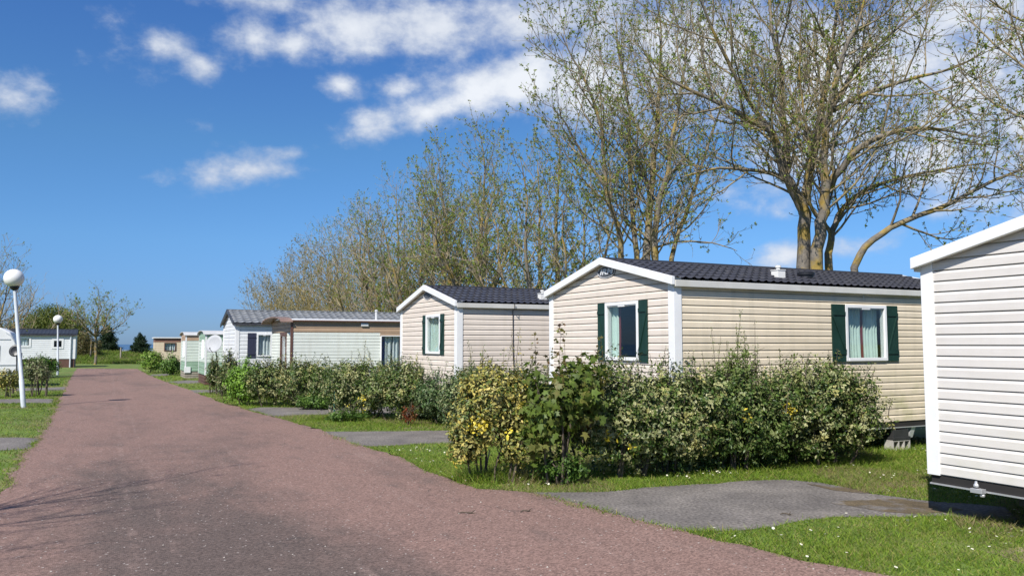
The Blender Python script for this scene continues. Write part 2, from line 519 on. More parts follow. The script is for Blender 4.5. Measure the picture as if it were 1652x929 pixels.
# ------------------------------------------------------------------ branching trees
class Tree:
    def __init__(s, seed, leafden=1.0, leafsize=.075, scale=1.0, dens=1.0, tropism=.12, twiglen=1.0, minlev=3, droop=0):
        s.rg = random.Random(seed)
        s.np = np.random.default_rng(seed)
        s.poly = {0: [], 1: [], 2: [], 3: []}
        s.leaf = []
        s.sc, s.dens, s.trop, s.ld, s.ls, s.tl = scale, dens, tropism, leafden, leafsize, twiglen

    def line(s, p, d, length, r0, r1, n, trop, wob):
        pts, rads = [p.copy()], [r0]
        d = d.normalized()
        g = s.rg
        for i in range(1, n):
            d = (d + Vector((g.gauss(0, wob), g.gauss(0, wob), g.gauss(0, wob) + trop)) ).normalized()
            p = p + d * (length / (n - 1))
            pts.append(p.copy())
            rads.append(r0 + (r1 - r0) * i / (n - 1))
        return pts, rads

    @staticmethod
    def sample(pts, rads, t):
        x = t * (len(pts) - 1)
        i = min(int(x), len(pts) - 2)
        f = x - i
        return pts[i].lerp(pts[i + 1], f), (pts[i + 1] - pts[i]).normalized(), rads[i] + (rads[i + 1] - rads[i]) * f

    def side(s, tan, ang, az):
        u = tan.orthogonal().normalized()
        w = tan.cross(u)
        return tan * math.cos(ang) + (u * math.cos(az) + w * math.sin(az)) * math.sin(ang)

    def children(s, pts, rads, level, t0=.25, lenmul=1.0):
        g = s.rg
        L = sum((pts[i + 1] - pts[i]).length for i in range(len(pts) - 1))
        sp = {1: .40, 2: .27, 3: .17}[level] / s.dens * s.sc
        n = max(1, int(L * (1 - t0) / sp))
        az = g.uniform(0, 6.28)
        for k in range(n):
            t = t0 + (1 - t0) * (k + g.uniform(.1, .9)) / n
            p, tan, r = s.sample(pts, rads, min(t, .995))
            az += 2.4 + g.uniform(-.5, .5)
            ang = g.uniform(.6, 1.15) if level == 1 else g.uniform(.45, .95) if level < 3 else g.uniform(.4, .9)
            d = s.side(tan, ang, az)
            if level == 1:
                ln = g.uniform(2.0, 4.8) * (1 - .5 * t) * s.sc * lenmul
                cp, cr = s.line(p, d, ln, min(r * .55, .042), .010, 7, s.trop, .10)
            elif level == 2:
                ln = g.uniform(.6, 1.8) * (1 - .35 * t) * s.sc * lenmul
                s.lush = g.choice((.15, .6, 1.0, 1.5, 2.1))
                cp, cr = s.line(p, d, ln, min(r * .6, .015), .0075, 5, s.trop * .9, .13)
            else:
                ln = g.uniform(.25, .65) * s.sc * s.tl
                cp, cr = s.line(p, d, ln, min(r * .7, .0085), .0055, 4, s.trop * .9, .16)
            s.poly[level].append((cp, cr))
            if level < 3:
                s.children(cp, cr, level + 1, .18, lenmul)
            else:
                m = s.ld * getattr(s, 'lush', 1) * g.uniform(.3, 1.7)
                c = int(m) + (1 if g.random() < m % 1 else 0)
                for j in range(c):
                    q = cp[-1] if j == 0 else cp[g.randint(1, 3)]
                    s.leaf.append((q, s.ls * g.uniform(.6, 1.25)))

    def stem(s, pts, r0, r1, t0=.3, lenmul=1.0, lev=0, sub=3, children=True):
        """a main stem through control points, smoothed"""
        P = [Vector(q) for q in pts]
        out = []
        for i in range(len(P) - 1):
            a, b, c, d = P[max(i - 1, 0)], P[i], P[i + 1], P[min(i + 2, len(P) - 1)]
            for k in range(sub):
                t = k / sub
                out.append(.5 * ((2 * b) + (c - a) * t + (2 * a - 5 * b + 4 * c - d) * t * t + (3 * b - a - 3 * c + d) * t ** 3))
        out.append(P[-1])
        out = [q + Vector((s.rg.gauss(0, .025), s.rg.gauss(0, .025), 0)) if 0 < i else q for i, q in enumerate(out)]
        n = len(out)
        rads = [r1 + (r0 - r1) * (1 - i / (n - 1)) ** .9 for i in range(n)]
        s.poly[lev].append((out, rads))
        if children: s.children(out, rads, 1, t0, lenmul)

    @staticmethod
    def tubes(polys, n):
        groups = {}
        for p, r in polys:
            groups.setdefault(len(p), []).append((p, r))
        V, T, k = [], [], 0
        for m, lst in groups.items():
            P = np.array([[tuple(q) for q in p] for p, r in lst])
            Rr = np.array([r for p, r in lst])
            t = np.empty_like(P)
            t[:, 1:-1] = P[:, 2:] - P[:, :-2]
            t[:, 0] = P[:, 1] - P[:, 0]
            t[:, -1] = P[:, -1] - P[:, -2]
            t = unit(t)
            ref = np.where(np.abs(t[:, :1, 2:3]) > .8, np.array([1., 0, 0]), np.array([0, 0, 1.]))
            u = unit(np.cross(t, np.broadcast_to(ref, t.shape)))
            w = np.cross(t, u)
            an = np.arange(n) * 2 * np.pi / n
            X = P[:, :, None, :] + Rr[:, :, None, None] * (u[:, :, None, :] * np.cos(an)[None, None, :, None] + w[:, :, None, :] * np.sin(an)[None, None, :, None])
            b = len(lst)
            idx = np.arange(b * m * n).reshape(b, m, n)
            a0, a1 = idx[:, :-1], idx[:, 1:]
            q = np.stack([a0, np.roll(a0, -1, 2), np.roll(a1, -1, 2), a1], -1).reshape(-1, 4)
            V.append(X.reshape(-1, 3)); T.append(q + k); k += b * m * n
        return np.concatenate(V), np.concatenate(T)

    def build(s, name, base, label, cat='tree', group=None, bark='bark', twig='twig', pal=None, tpl=SMALL, sides=9, m='soft'):
        base = Vector(base)
        root = empty(name, base)
        tag(root, label, cat, group)
        o = np.array(base)
        v, t = s.tubes(s.poly[0], sides)
        npmesh('trunk', v - o, t, bark, root, smooth=True)
        vs, ts, k = [], [], 0
        for lv, n in ((1, 5), (2, 4), (3, 3)):
            if s.poly[lv]:
                v, t = s.tubes(s.poly[lv], n)
                vs.append(v); ts.append(t + k); k += len(v)
        if vs:
            npmesh('branches', np.concatenate(vs) - o, np.concatenate(ts), twig, root, smooth=True)
        if s.leaf:
            P = np.array([tuple(q) for q, z in s.leaf]) - o
            sz = np.array([z for q, z in s.leaf])
            # a young leaf opens as a small rosette: three leaflets to each bud
            P = np.repeat(P, 3, 0); sz = np.repeat(sz, 3)
            N = s.np.normal(size=P.shape) + np.array([0, 0, .5])
            c, _ = palette(s.np, len(P), pal or YOUNG, .25)
            v, t, c = leaf_arrays(tpl, P, N, sz, c, c, s.np)
            npmesh('foliage', v, t, m, root, c)
        return root


YOUNG = [(3, (.21, .28, .045)), (2, (.28, .33, .06)), (1.2, (.13, .19, .035)), (.7, (.32, .25, .06))]


# ------------------------------------------------------------------ light and sky
SUN_AZ, SUN_EL = R(27), R(46)           # sun stands behind the camera, to its left
sd = Vector((-math.sin(SUN_AZ) * math.cos(SUN_EL), -math.cos(SUN_AZ) * math.cos(SUN_EL), math.sin(SUN_EL)))
sun = bpy.data.objects.new('sun', bpy.data.lights.new('sun', 'SUN'))
COL.objects.link(sun)
sun.data.energy = 5.0
sun.data.angle = R(.53)
sun.data.color = (1, .955, .89)
sun.rotation_euler = (-sd).to_track_quat('-Z', 'Y').to_euler()
sun.location = (0, 0, 60)

W = bpy.data.worlds.new('World')
S.world = W
W.use_nodes = True


def build_world():
    nt = W.node_tree
    n, l = nt.nodes, nt.links
    bg = n['Background']
    bg.inputs['Strength'].default_value = .111
    sky = n.new('ShaderNodeTexSky')
    sky.sky_type = 'NISHITA'
    sky.sun_disc = False
    sky.sun_elevation = SUN_EL
    sky.sun_rotation = math.pi + SUN_AZ
    sky.altitude = 0
    sky.air_density = 1.0
    sky.dust_density = .3
    sky.ozone_density = 3.0
    tc = n.new('ShaderNodeTexCoord')
    D = tc.outputs['Generated']

    def math_(op, a, b=None, c=None, clamp=False):
        x = n.new('ShaderNodeMath')
        x.operation = op
        x.use_clamp = clamp
        for i, v in enumerate((a, b, c)):
            if v is None: continue
            if hasattr(v, 'is_output'): l.new(v, x.inputs[i])
            else: x.inputs[i].default_value = v
        return x.outputs[0]

    sep = n.new('ShaderNodeSeparateXYZ')
    l.new(D, sep.inputs[0])
    az = math_('ARCTAN2', sep.outputs[0], sep.outputs[1])
    el = math_('ARCSINE', sep.outputs[2])

    def noise(sc, det, rough=.55, off=0.0):
        mp = n.new('ShaderNodeMapping')
        mp.inputs['Scale'].default_value = (1, 1, 1.5)
        mp.inputs['Location'].default_value = (off, off * .7, 0)
        l.new(D, mp.inputs[0])
        t = n.new('ShaderNodeTexNoise')
        t.inputs['Scale'].default_value = sc
        t.inputs['Detail'].default_value = det
        t.inputs['Roughness'].default_value = rough
        l.new(mp.outputs[0], t.inputs['Vector'])
        return t.outputs['Fac']

    n1, n2, n3 = noise(9, 9, .6), noise(30, 6, .6, 3.1), noise(5, 5, .5, 7.7)
    # clouds: azimuth, elevation, half sizes and tilt of each bank, read in degrees from the photograph
    def blob(px, py, rx, ry, tilt=0, w=1.0):
        d = ray(px, py).normalized()
        a0, e0 = math.atan2(d.x, d.y), math.asin(d.z)
        rx, ry, t = rx * 1.1 / F, ry * 1.12 / F, R(tilt)
        dx, dy = math_('SUBTRACT', az, a0), math_('SUBTRACT', el, e0)
        u = math_('ADD', math_('MULTIPLY', dx, math.cos(t) / rx), math_('MULTIPLY', dy, math.sin(t) / rx))
        v = math_('ADD', math_('MULTIPLY', dx, -math.sin(t) / ry), math_('MULTIPLY', dy, math.cos(t) / ry))
        r_ = math_('SQRT', math_('ADD', math_('MULTIPLY', u, u), math_('MULTIPLY', v, v)))
        return math_('MULTIPLY', math_('SUBTRACT', 1.0, r_), w), v

    BL = [(30, 160, 62, 40, 0, .9), (265, 74, 44, 20, 0, .66), (330, 112, 34, 24, -10, .55), (408, 62, 62, 48, 0, 1.0), (470, 72, 110, 34, 8, .95), (570, 48, 130, 52, 4, 1.0),
          (700, 48, 140, 60, -4, 1.0), (850, 30, 170, 62, 4, 1.0), (740, 85, 40, 30, 0, .7), (960, 60, 60, 90, 10, .8),
          (600, 208, 75, 30, 10, .8), (690, 180, 90, 36, 15, .95), (775, 150, 110, 52, 16, 1.0), (850, 125, 100, 60, 25, 1.1), (960, 130, 130, 95, 20, 1.0),
          (1120, 100, 190, 150, 0, .9), (1330, 120, 230, 160, 0, .95), (1560, 100, 240, 190, 0, 1.0), (1500, 260, 160, 50, 0, .7),
          (1330, 250, 190, 70, 0, .7), (1265, 412, 75, 26, 8, .75), (1400, 395, 60, 22, 5, .6), (1540, 330, 80, 25, 5, .5),
          (390, 275, 125, 28, 9, .7), (470, 248, 50, 18, 12, .7), (555, 138, 40, 20, 8, .65), (648, 144, 42, 24, 5, .65), (185, 45, 60, 26, -45, .12), (420, 4, 110, 22, 3, .6),
          (1750, 200, 200, 200, 0, .9)]
    tot = None
    lob = None
    for b in BL:
        f, v = blob(*b)
        tot = f if tot is None else math_('SMOOTH_MAX', tot, f, .25)
    # elsewhere in the sky: broken fair-weather cloud
    wild = math_('MULTIPLY', math_('SUBTRACT', n3, .56), 5.0)
    back = math_('MULTIPLY', math_('LESS_THAN', sep.outputs[1], .3), 1.0)
    front = math_('SUBTRACT', 1.0, back)
    tot = math_('ADD', math_('MULTIPLY', tot, front), math_('MULTIPLY', wild, back))
    f = math_('ADD', tot, math_('MULTIPLY', math_('SUBTRACT', n1, .5), 1.6))
    f = math_('ADD', f, math_('MULTIPLY', math_('SUBTRACT', n2, .5), .95))
    mr = n.new('ShaderNodeMapRange')
    mr.interpolation_type = 'SMOOTHSTEP'
    mr.inputs[1].default_value, mr.inputs[2].default_value = -.02, .85
    mr.inputs[3].default_value, mr.inputs[4].default_value = 0, .93
    l.new(f, mr.inputs[0])
    # thick cloud is white, thin cloud greyer and bluer
    cr = n.new('ShaderNodeMapRange')
    cr.inputs[1].default_value, cr.inputs[2].default_value = .2, 1.15
    cr.inputs[3].default_value, cr.inputs[4].default_value = 0, 1
    l.new(math_('ADD', f, math_('MULTIPLY', math_('SUBTRACT', n3, .5), 1.6)), cr.inputs[0])
    cm = n.new('ShaderNodeMix')
    cm.data_type = 'RGBA'
    l.new(cr.outputs[0], cm.inputs[0])
    cm.inputs[6].default_value = (3.6, 4.05, 4.9, 1)
    cm.inputs[7].default_value = (6.1, 6.3, 6.6, 1)
    tint = n.new('ShaderNodeMix')
    tint.data_type = 'RGBA'
    tint.blend_type = 'MULTIPLY'
    tint.inputs[0].default_value = 1
    l.new(sky.outputs[0], tint.inputs[6])
    ramp = n.new('ShaderNodeValToRGB')       # clear sea air: a deeper blue than the model's
    el_ = ramp.color_ramp.elements
    el_[0].position, el_[0].color = 0.0, (.245, .40, .78, 1)
    el_[1].position, el_[1].color = 1.0, (.45, .70, 1.0, 1)
    for p_, c_ in ((.037, (.25, .41, .78)), (.12, (.325, .53, .80)), (.235, (.345, .58, .79)), (.40, (.31, .55, .88))):
        e_ = el_.new(p_)
        e_.color = (*c_, 1)
    l.new(sep.outputs[2], ramp.inputs[0])
    l.new(ramp.outputs[0], tint.inputs[7])
    mx = n.new('ShaderNodeMix')
    mx.data_type = 'RGBA'
    l.new(mr.outputs[0], mx.inputs[0])
    l.new(tint.outputs[2], mx.inputs[6])
    l.new(cm.outputs[2], mx.inputs[7])
    l.new(mx.outputs[2], bg.inputs[0])


build_world()
vs = S.view_settings
vs.view_transform = 'Standard'
vs.look = 'None'
vs.exposure = 0.45
vs.gamma = 1.0
vs.use_curve_mapping = False
S.render.engine = 'CYCLES'
S.cycles.use_denoising = True
S.cycles.max_bounces = 6
S.cycles.transparent_max_bounces = 12

# ------------------------------------------------------------------ ground, road, drives, sea
ROADPX_R = [(222, 595), (240, 605), (262, 614), (290, 624), (322, 636), (366, 652), (402, 662), (440, 672), (470, 681), (505, 691), (540, 704), (580, 718), (620, 731), (660, 748), (700, 764), (722, 774),
            (770, 789), (860, 797), (940, 815), (1030, 838), (1105, 857), (1200, 880), (1300, 905), (1440, 930)]
ROADPX_L = [(124, 594), (119, 602), (112, 613), (104, 630), (92, 655), (78, 688), (60, 715), (30, 756), (0, 797), (-70, 890)]
DRIVES = [
    [(855, 794), (930, 794), (1020, 790), (1100, 782), (1200, 776), (1265, 774), (1320, 778), (1400, 795), (1480, 806), (1620, 818), (1640, 838), (1520, 832), (1420, 833), (1350, 834), (1290, 840), (1250, 850), (1200, 854), (1100, 857),
     (1030, 842), (940, 818)],
    [(512, 696), (600, 696), (745, 694), (900, 690), (940, 702), (840, 709), (740, 715), (660, 717), (600, 720), (580, 720), (540, 707)],
    [(396, 660), (420, 657), (470, 657), (640, 656), (640, 667), (530, 668), (440, 672)],
    [(300, 629), (345, 629), (420, 630), (420, 634), (315, 634)],
    [(268, 616), (300, 613.5), (340, 614), (345, 617), (290, 619)],
    [(240, 604), (280, 602.5), (282, 605), (250, 607)],
    [(-60, 706), (0, 706), (44, 706), (64, 708), (50, 722), (20, 726), (-60, 728)],
    [(-60, 645), (0, 644), (60, 643), (88, 644), (86, 651), (40, 650), (-60, 653)],
    [(20, 626), (60, 626), (104, 624), (103, 629), (60, 630), (20, 631)],
]


def ground_z(x, y):
    a = -math.sin(ANG) * x + math.cos(ANG) * y
    # grass bank past the end of the road, then the land falls to the sea
    bank = 2.3 * math.exp(-((x + 62) / 15) ** 2 - ((y - 97) / 9) ** 2) + .12 * math.sin(x * .9) * math.exp(-((y - 95) / 8) ** 2)
    drop = 0
    if a > 112:
        t = min((a - 112) / 130, 1)
        drop = -16 * t * t * (3 - 2 * t)
    return bank + drop


def grid_ground():
    def axis(lo, hi, fine_lo, fine_hi, st):
        v = list(np.arange(fine_lo, fine_hi + .01, st))
        q, d = fine_hi, st
        while q < hi:
            d *= 1.35
            q += d
            v.append(min(q, hi))
        q, d = fine_lo, st
        while q > lo:
            d *= 1.35
            q -= d
            v.insert(0, max(q, lo))
        return v
    xs, ys = axis(-5000, 5000, -120, 40, 3), axis(-2500, 5000, -10, 280, 3)
    mb = MB()
    for y in ys:
        for x in xs:
            mb.v.append((x, y, ground_z(x, y)))
    w = len(xs)
    for j in range(len(ys) - 1):
        for i in range(w - 1):
            mb.f.append((j * w + i, j * w + i + 1, (j + 1) * w + i + 1, (j + 1) * w + i))
    return mb


MT['groundgrass'] = mat('short grass ground', (.10, .15, .022), .95, .3, 1.3, col2=(.15, .14, .042), mix2=.60, scale2=.55, sharp2=.12, bump=.5, bscale=25, fine=(45, .35))
MT['asphalt'] = mat('grey asphalt', (.128, .114, .103), .9, .22, 1.6, col2=(.178, .158, .138), mix2=.55, scale2=1.1, sharp2=.2, fine=(26, .45), bump=.6, bscale=45)
MT['sea'] = mat('grey blue sea', (.05, .10, .17), .35, .05, .001)


def red_road_mat():
    m = bpy.data.materials.new('red tarmac')
    m.use_nodes = True
    n, l = m.node_tree.nodes, m.node_tree.links
    b = n['Principled BSDF']
    b.inputs['Roughness'].default_value = .92
    b.inputs['Specular IOR Level'].default_value = .25
    tc = n.new('ShaderNodeTexCoord')
    mp = n.new('ShaderNodeMapping')
    mp.inputs['Rotation'].default_value = (0, 0, -ANG)     # X across the road, Y along it
    l.new(tc.outputs['Object'], mp.inputs[0])

    def noise(sc, det, st=(1, 1, 1), rough=.55):
        q = n.new('ShaderNodeMapping')
        q.inputs['Scale'].default_value = st
        l.new(mp.outputs[0], q.inputs[0])
        t = n.new('ShaderNodeTexNoise')
        t.inputs['Scale'].default_value = sc
        t.inputs['Detail'].default_value = det
        t.inputs['Roughness'].default_value = rough
        l.new(q.outputs[0], t.inputs['Vector'])
        return t.outputs['Fac']

    def rng(v, a, c, lo, hi, sm=False):
        x = n.new('ShaderNodeMapRange')
        if sm: x.interpolation_type = 'SMOOTHSTEP'
        x.inputs[1].default_value, x.inputs[2].default_value = a, c
        x.inputs[3].default_value, x.inputs[4].default_value = lo, hi
        l.new(v, x.inputs[0])
        return x.outputs[0]

    def mix(fac, a, c):
        x = n.new('ShaderNodeMix')
        x.data_type = 'RGBA'
        for s_, v in ((x.inputs[0], fac), (x.inputs[6], a), (x.inputs[7], c)):
            if hasattr(v, 'is_output'): l.new(v, s_)
            else: s_.default_value = (*v, 1) if isinstance(v, tuple) else v
        return x.outputs[2]

    def math_(op, a, c):
        x = n.new('ShaderNodeMath')
        x.operation = op
        for i, v in enumerate((a, c)):
            if hasattr(v, 'is_output'): l.new(v, x.inputs[i])
            else: x.inputs[i].default_value = v
        return x.outputs[0]
    # chippings worn off to the grey binder along the wheel tracks, in long ragged patches
    wear = math_('ADD', noise(.45, 6, (1, .28, 1)), math_('MULTIPLY', math_('SUBTRACT', noise(2.2, 5, (1, .5, 1)), .5), .45))
    sepx = n.new('ShaderNodeSeparateXYZ')
    l.new(mp.outputs[0], sepx.inputs[0])
    lane = math_('MULTIPLY', rng(math_('ABSOLUTE', math_('SUBTRACT', sepx.outputs[0], 1.0), 0), .5, 2.6, 1, 0, True), rng(sepx.outputs[1], 8, 22, 1, .12))
    w = rng(math_('ADD', math_('MULTIPLY', wear, .8), math_('MULTIPLY', lane, .30)), .36, .74, 0, .9, True)
    c = mix(w, (.212, .134, .109), (.094, .073, .063))
    blot = rng(noise(1.7, 7, (1, .5, 1)), .56, .76, 0, .5, True)
    c = mix(blot, c, (.10, .08, .07))
    pale = rng(noise(.9, 5, (2.2, .25, 1)), .58, .74, 0, .4, True)
    c = mix(pale, c, (.25, .17, .142))
    # two pale, broken seams run along the road
    wob = math_('MULTIPLY', math_('SUBTRACT', noise(.6, 3, (0, 1, 0)), .5), .25)
    for pos, wd in ((.27, .035), (.62, .02), (2.13, .03)):
        d_ = math_('ABSOLUTE', math_('SUBTRACT', math_('ADD', sepx.outputs[0], wob), pos), 0)
        ln = math_('MULTIPLY', rng(d_, wd * .4, wd * 2.2, 1, 0, True), rng(noise(2.6, 5), .46, .66, 0, .42))
        c = mix(ln, c, (.27, .19, .16))
    # hairline cracks
    q_ = n.new('ShaderNodeVectorMath')
    q_.operation = 'ADD'
    nz = n.new('ShaderNodeTexNoise')
    nz.inputs['Scale'].default_value = 1.6
    nz.inputs['Detail'].default_value = 6
    l.new(mp.outputs[0], nz.inputs['Vector'])
    l.new(mp.outputs[0], q_.inputs[0])
    l.new(nz.outputs['Color'], q_.inputs[1])
    cv = n.new('ShaderNodeTexVoronoi')
    cv.feature = 'DISTANCE_TO_EDGE'
    cv.inputs['Scale'].default_value = .42
    l.new(q_.outputs[0], cv.inputs['Vector'])
    ck = math_('MULTIPLY', rng(cv.outputs['Distance'], .002, .009, .65, 0), rng(noise(.5, 3), .50, .60, 0, 1))
    c = mix(ck, c, (.05, .042, .038))
    grit = rng(noise(14, 4), .56, .74, 0, .3, True)
    c = mix(grit, c, (.085, .066, .058))
    v = n.new('ShaderNodeTexVoronoi')
    v.inputs['Scale'].default_value = 60
    l.new(mp.outputs[0], v.inputs['Vector'])
    sepc = n.new('ShaderNodeSeparateColor')
    l.new(v.outputs['Color'], sepc.inputs[0])
    g = rng(sepc.outputs[0], 0, 1, .6, 1.4)
    sc = n.new('ShaderNodeVectorMath')
    sc.operation = 'SCALE'
    l.new(c, sc.inputs[0])
    l.new(g, sc.inputs['Scale'])
    chip = rng(sepc.outputs[1], .993, .995, 0, .8)
    c2 = mix(chip, sc.outputs[0], (.45, .40, .36))
    l.new(c2, b.inputs['Base Color'])
    bp = n.new('ShaderNodeBump')
    bp.inputs['Strength'].default_value = .45
    bp.inputs['Distance'].default_value = .012
    l.new(v.outputs['Distance'], bp.inputs['Height'])
    l.new(bp.outputs[0], b.inputs['Normal'])
    return m


MT['road'] = red_road_mat()
tag(grid_ground().build('ground', 'groundgrass', smooth=True), kind='structure')
sea = MB()
sea.add([(-30000, 330, -12), (30000, 330, -12), (40000, 40000, -12), (-40000, 40000, -12)], [(0, 1, 2, 3)])
tag(sea.build('sea', 'sea'), kind='structure')


def jitter_poly(pts, seed, step=.22, amp=.05):
    rg = random.Random(seed)
    out = []
    n = len(pts)
    for i in range(n):
        a, b = pts[i], pts[(i + 1) % n]
        L = (b - a).length
        k = max(1, min(60, int(L / step)))
        nr = Vector((-(b - a).y, (b - a).x, 0)).normalized() if L else Vector()
        w = 0
        for j in range(k):
            w = .6 * w + rg.gauss(0, amp)
            out.append(a.lerp(b, j / k) + (nr * w if 0 < i < n else Vector()))
    return out


def sheet(name, pts, z, m):
    bm = bmesh.new()
    f = bm.faces.new([bm.verts.new((q.x, q.y, z)) for q in pts])
    bmesh.ops.triangulate(bm, faces=[f])
    for f in bm.faces:
        if f.normal.z < 0: f.normal_flip()
    me = bpy.data.meshes.new(name)
    bm.to_mesh(me)
    bm.free()
    me.materials.append(MT[m])
    o = bpy.data.objects.new(name, me)
    COL.objects.link(o)
    return tag(o, kind='structure')


road_pts = [G(*q) for q in reversed(ROADPX_R)] + [G(*q) for q in ROADPX_L] + [Vector((-8.2, 2, 0)), Vector((-5, -14, 0)), Vector((8, -14, 0)), Vector((5.5, 5.2, 0))]
road_poly = jitter_poly(road_pts, 3, .25, .035)
sheet('road', road_poly, .008, 'road')
drive_polys = []
for i, dpx in enumerate(DRIVES):
    dp = jitter_poly([G(*q) for q in dpx], 20 + i, .22, .03)
    drive_polys.append(dp)
    sheet('driveway', dp, .004, 'asphalt')


def inside(P, poly):
    """vectorised point in polygon"""
    x, y = P[:, 0], P[:, 1]
    c = np.zeros(len(P), bool)
    n = len(poly)
    for i in range(n):
        a, b = poly[i], poly[(i + 1) % n]
        k = (a.y > y) != (b.y > y)
        if a.y == b.y: continue
        xi = (b.x - a.x) * (y - a.y) / (b.y - a.y) + a.x
        c ^= k & (x < xi)
    return c


# bare earth and moss that has washed over the near drive, and the worn verge beside the road
MT['moss'] = mat('brown dead moss', (.105, .078, .044), .95, .35, 3, col2=(.135, .12, .107), mix2=.56, scale2=3.2, sharp2=.06, fine=(50, .35), bump=.6, bscale=60)
MT['earth'] = mat('bare sandy earth', (.21, .165, .10), .95, .2, 3, col2=(.14, .13, .05), mix2=.5, scale2=2.5, fine=(50, .3), bump=.5, bscale=50)


def patch(name, px, z, m, seed, amp=.05):
    sheet(name, jitter_poly([G(*q) for q in px], seed, .12, amp), z, m)


patch('moss_patch', [(1340, 811), (1372, 806), (1420, 804), (1470, 808), (1530, 816), (1560, 824), (1490, 829), (1430, 826), (1400, 822)], .0075, 'moss', 5, .03)
patch('moss_patch', [(1300, 780), (1345, 786), (1400, 789), (1440, 793), (1395, 796), (1340, 791)], .0075, 'moss', 6, .02)
patch('earth_patch', [(1400, 782), (1450, 775), (1500, 778), (1520, 800), (1480, 804), (1430, 797)], .0035, 'earth', 7, .05)
patch('earth_patch', [(1540, 838), (1600, 832), (1700, 830), (1720, 860), (1640, 852), (1580, 845)], .0035, 'earth', 8, .05)
patch('earth_patch', [(1590, 890), (1660, 880), (1720, 900), (1650, 912)], .0035, 'earth', 9, .05)
patch('earth_patch', [(830, 720), (900, 716), (960, 735), (930, 756), (860, 752)], .0035, 'earth', 10, .05)
patch('earth_patch', [(640, 682), (690, 680), (745, 682), (740, 691), (660, 692)], .0035, 'earth', 11, .05)
patch('earth_patch', [(104, 618), (112, 618), (97, 655), (84, 690), (62, 722), (26, 770), (0, 806), (-30, 840), (-40, 826), (0, 780), (30, 744), (56, 706), (72, 680), (90, 645)], .0035, 'earth', 12, .06)
patch('earth_patch', [(372, 651), (404, 660), (398, 666), (360, 655)], .0035, 'earth', 13, .05)


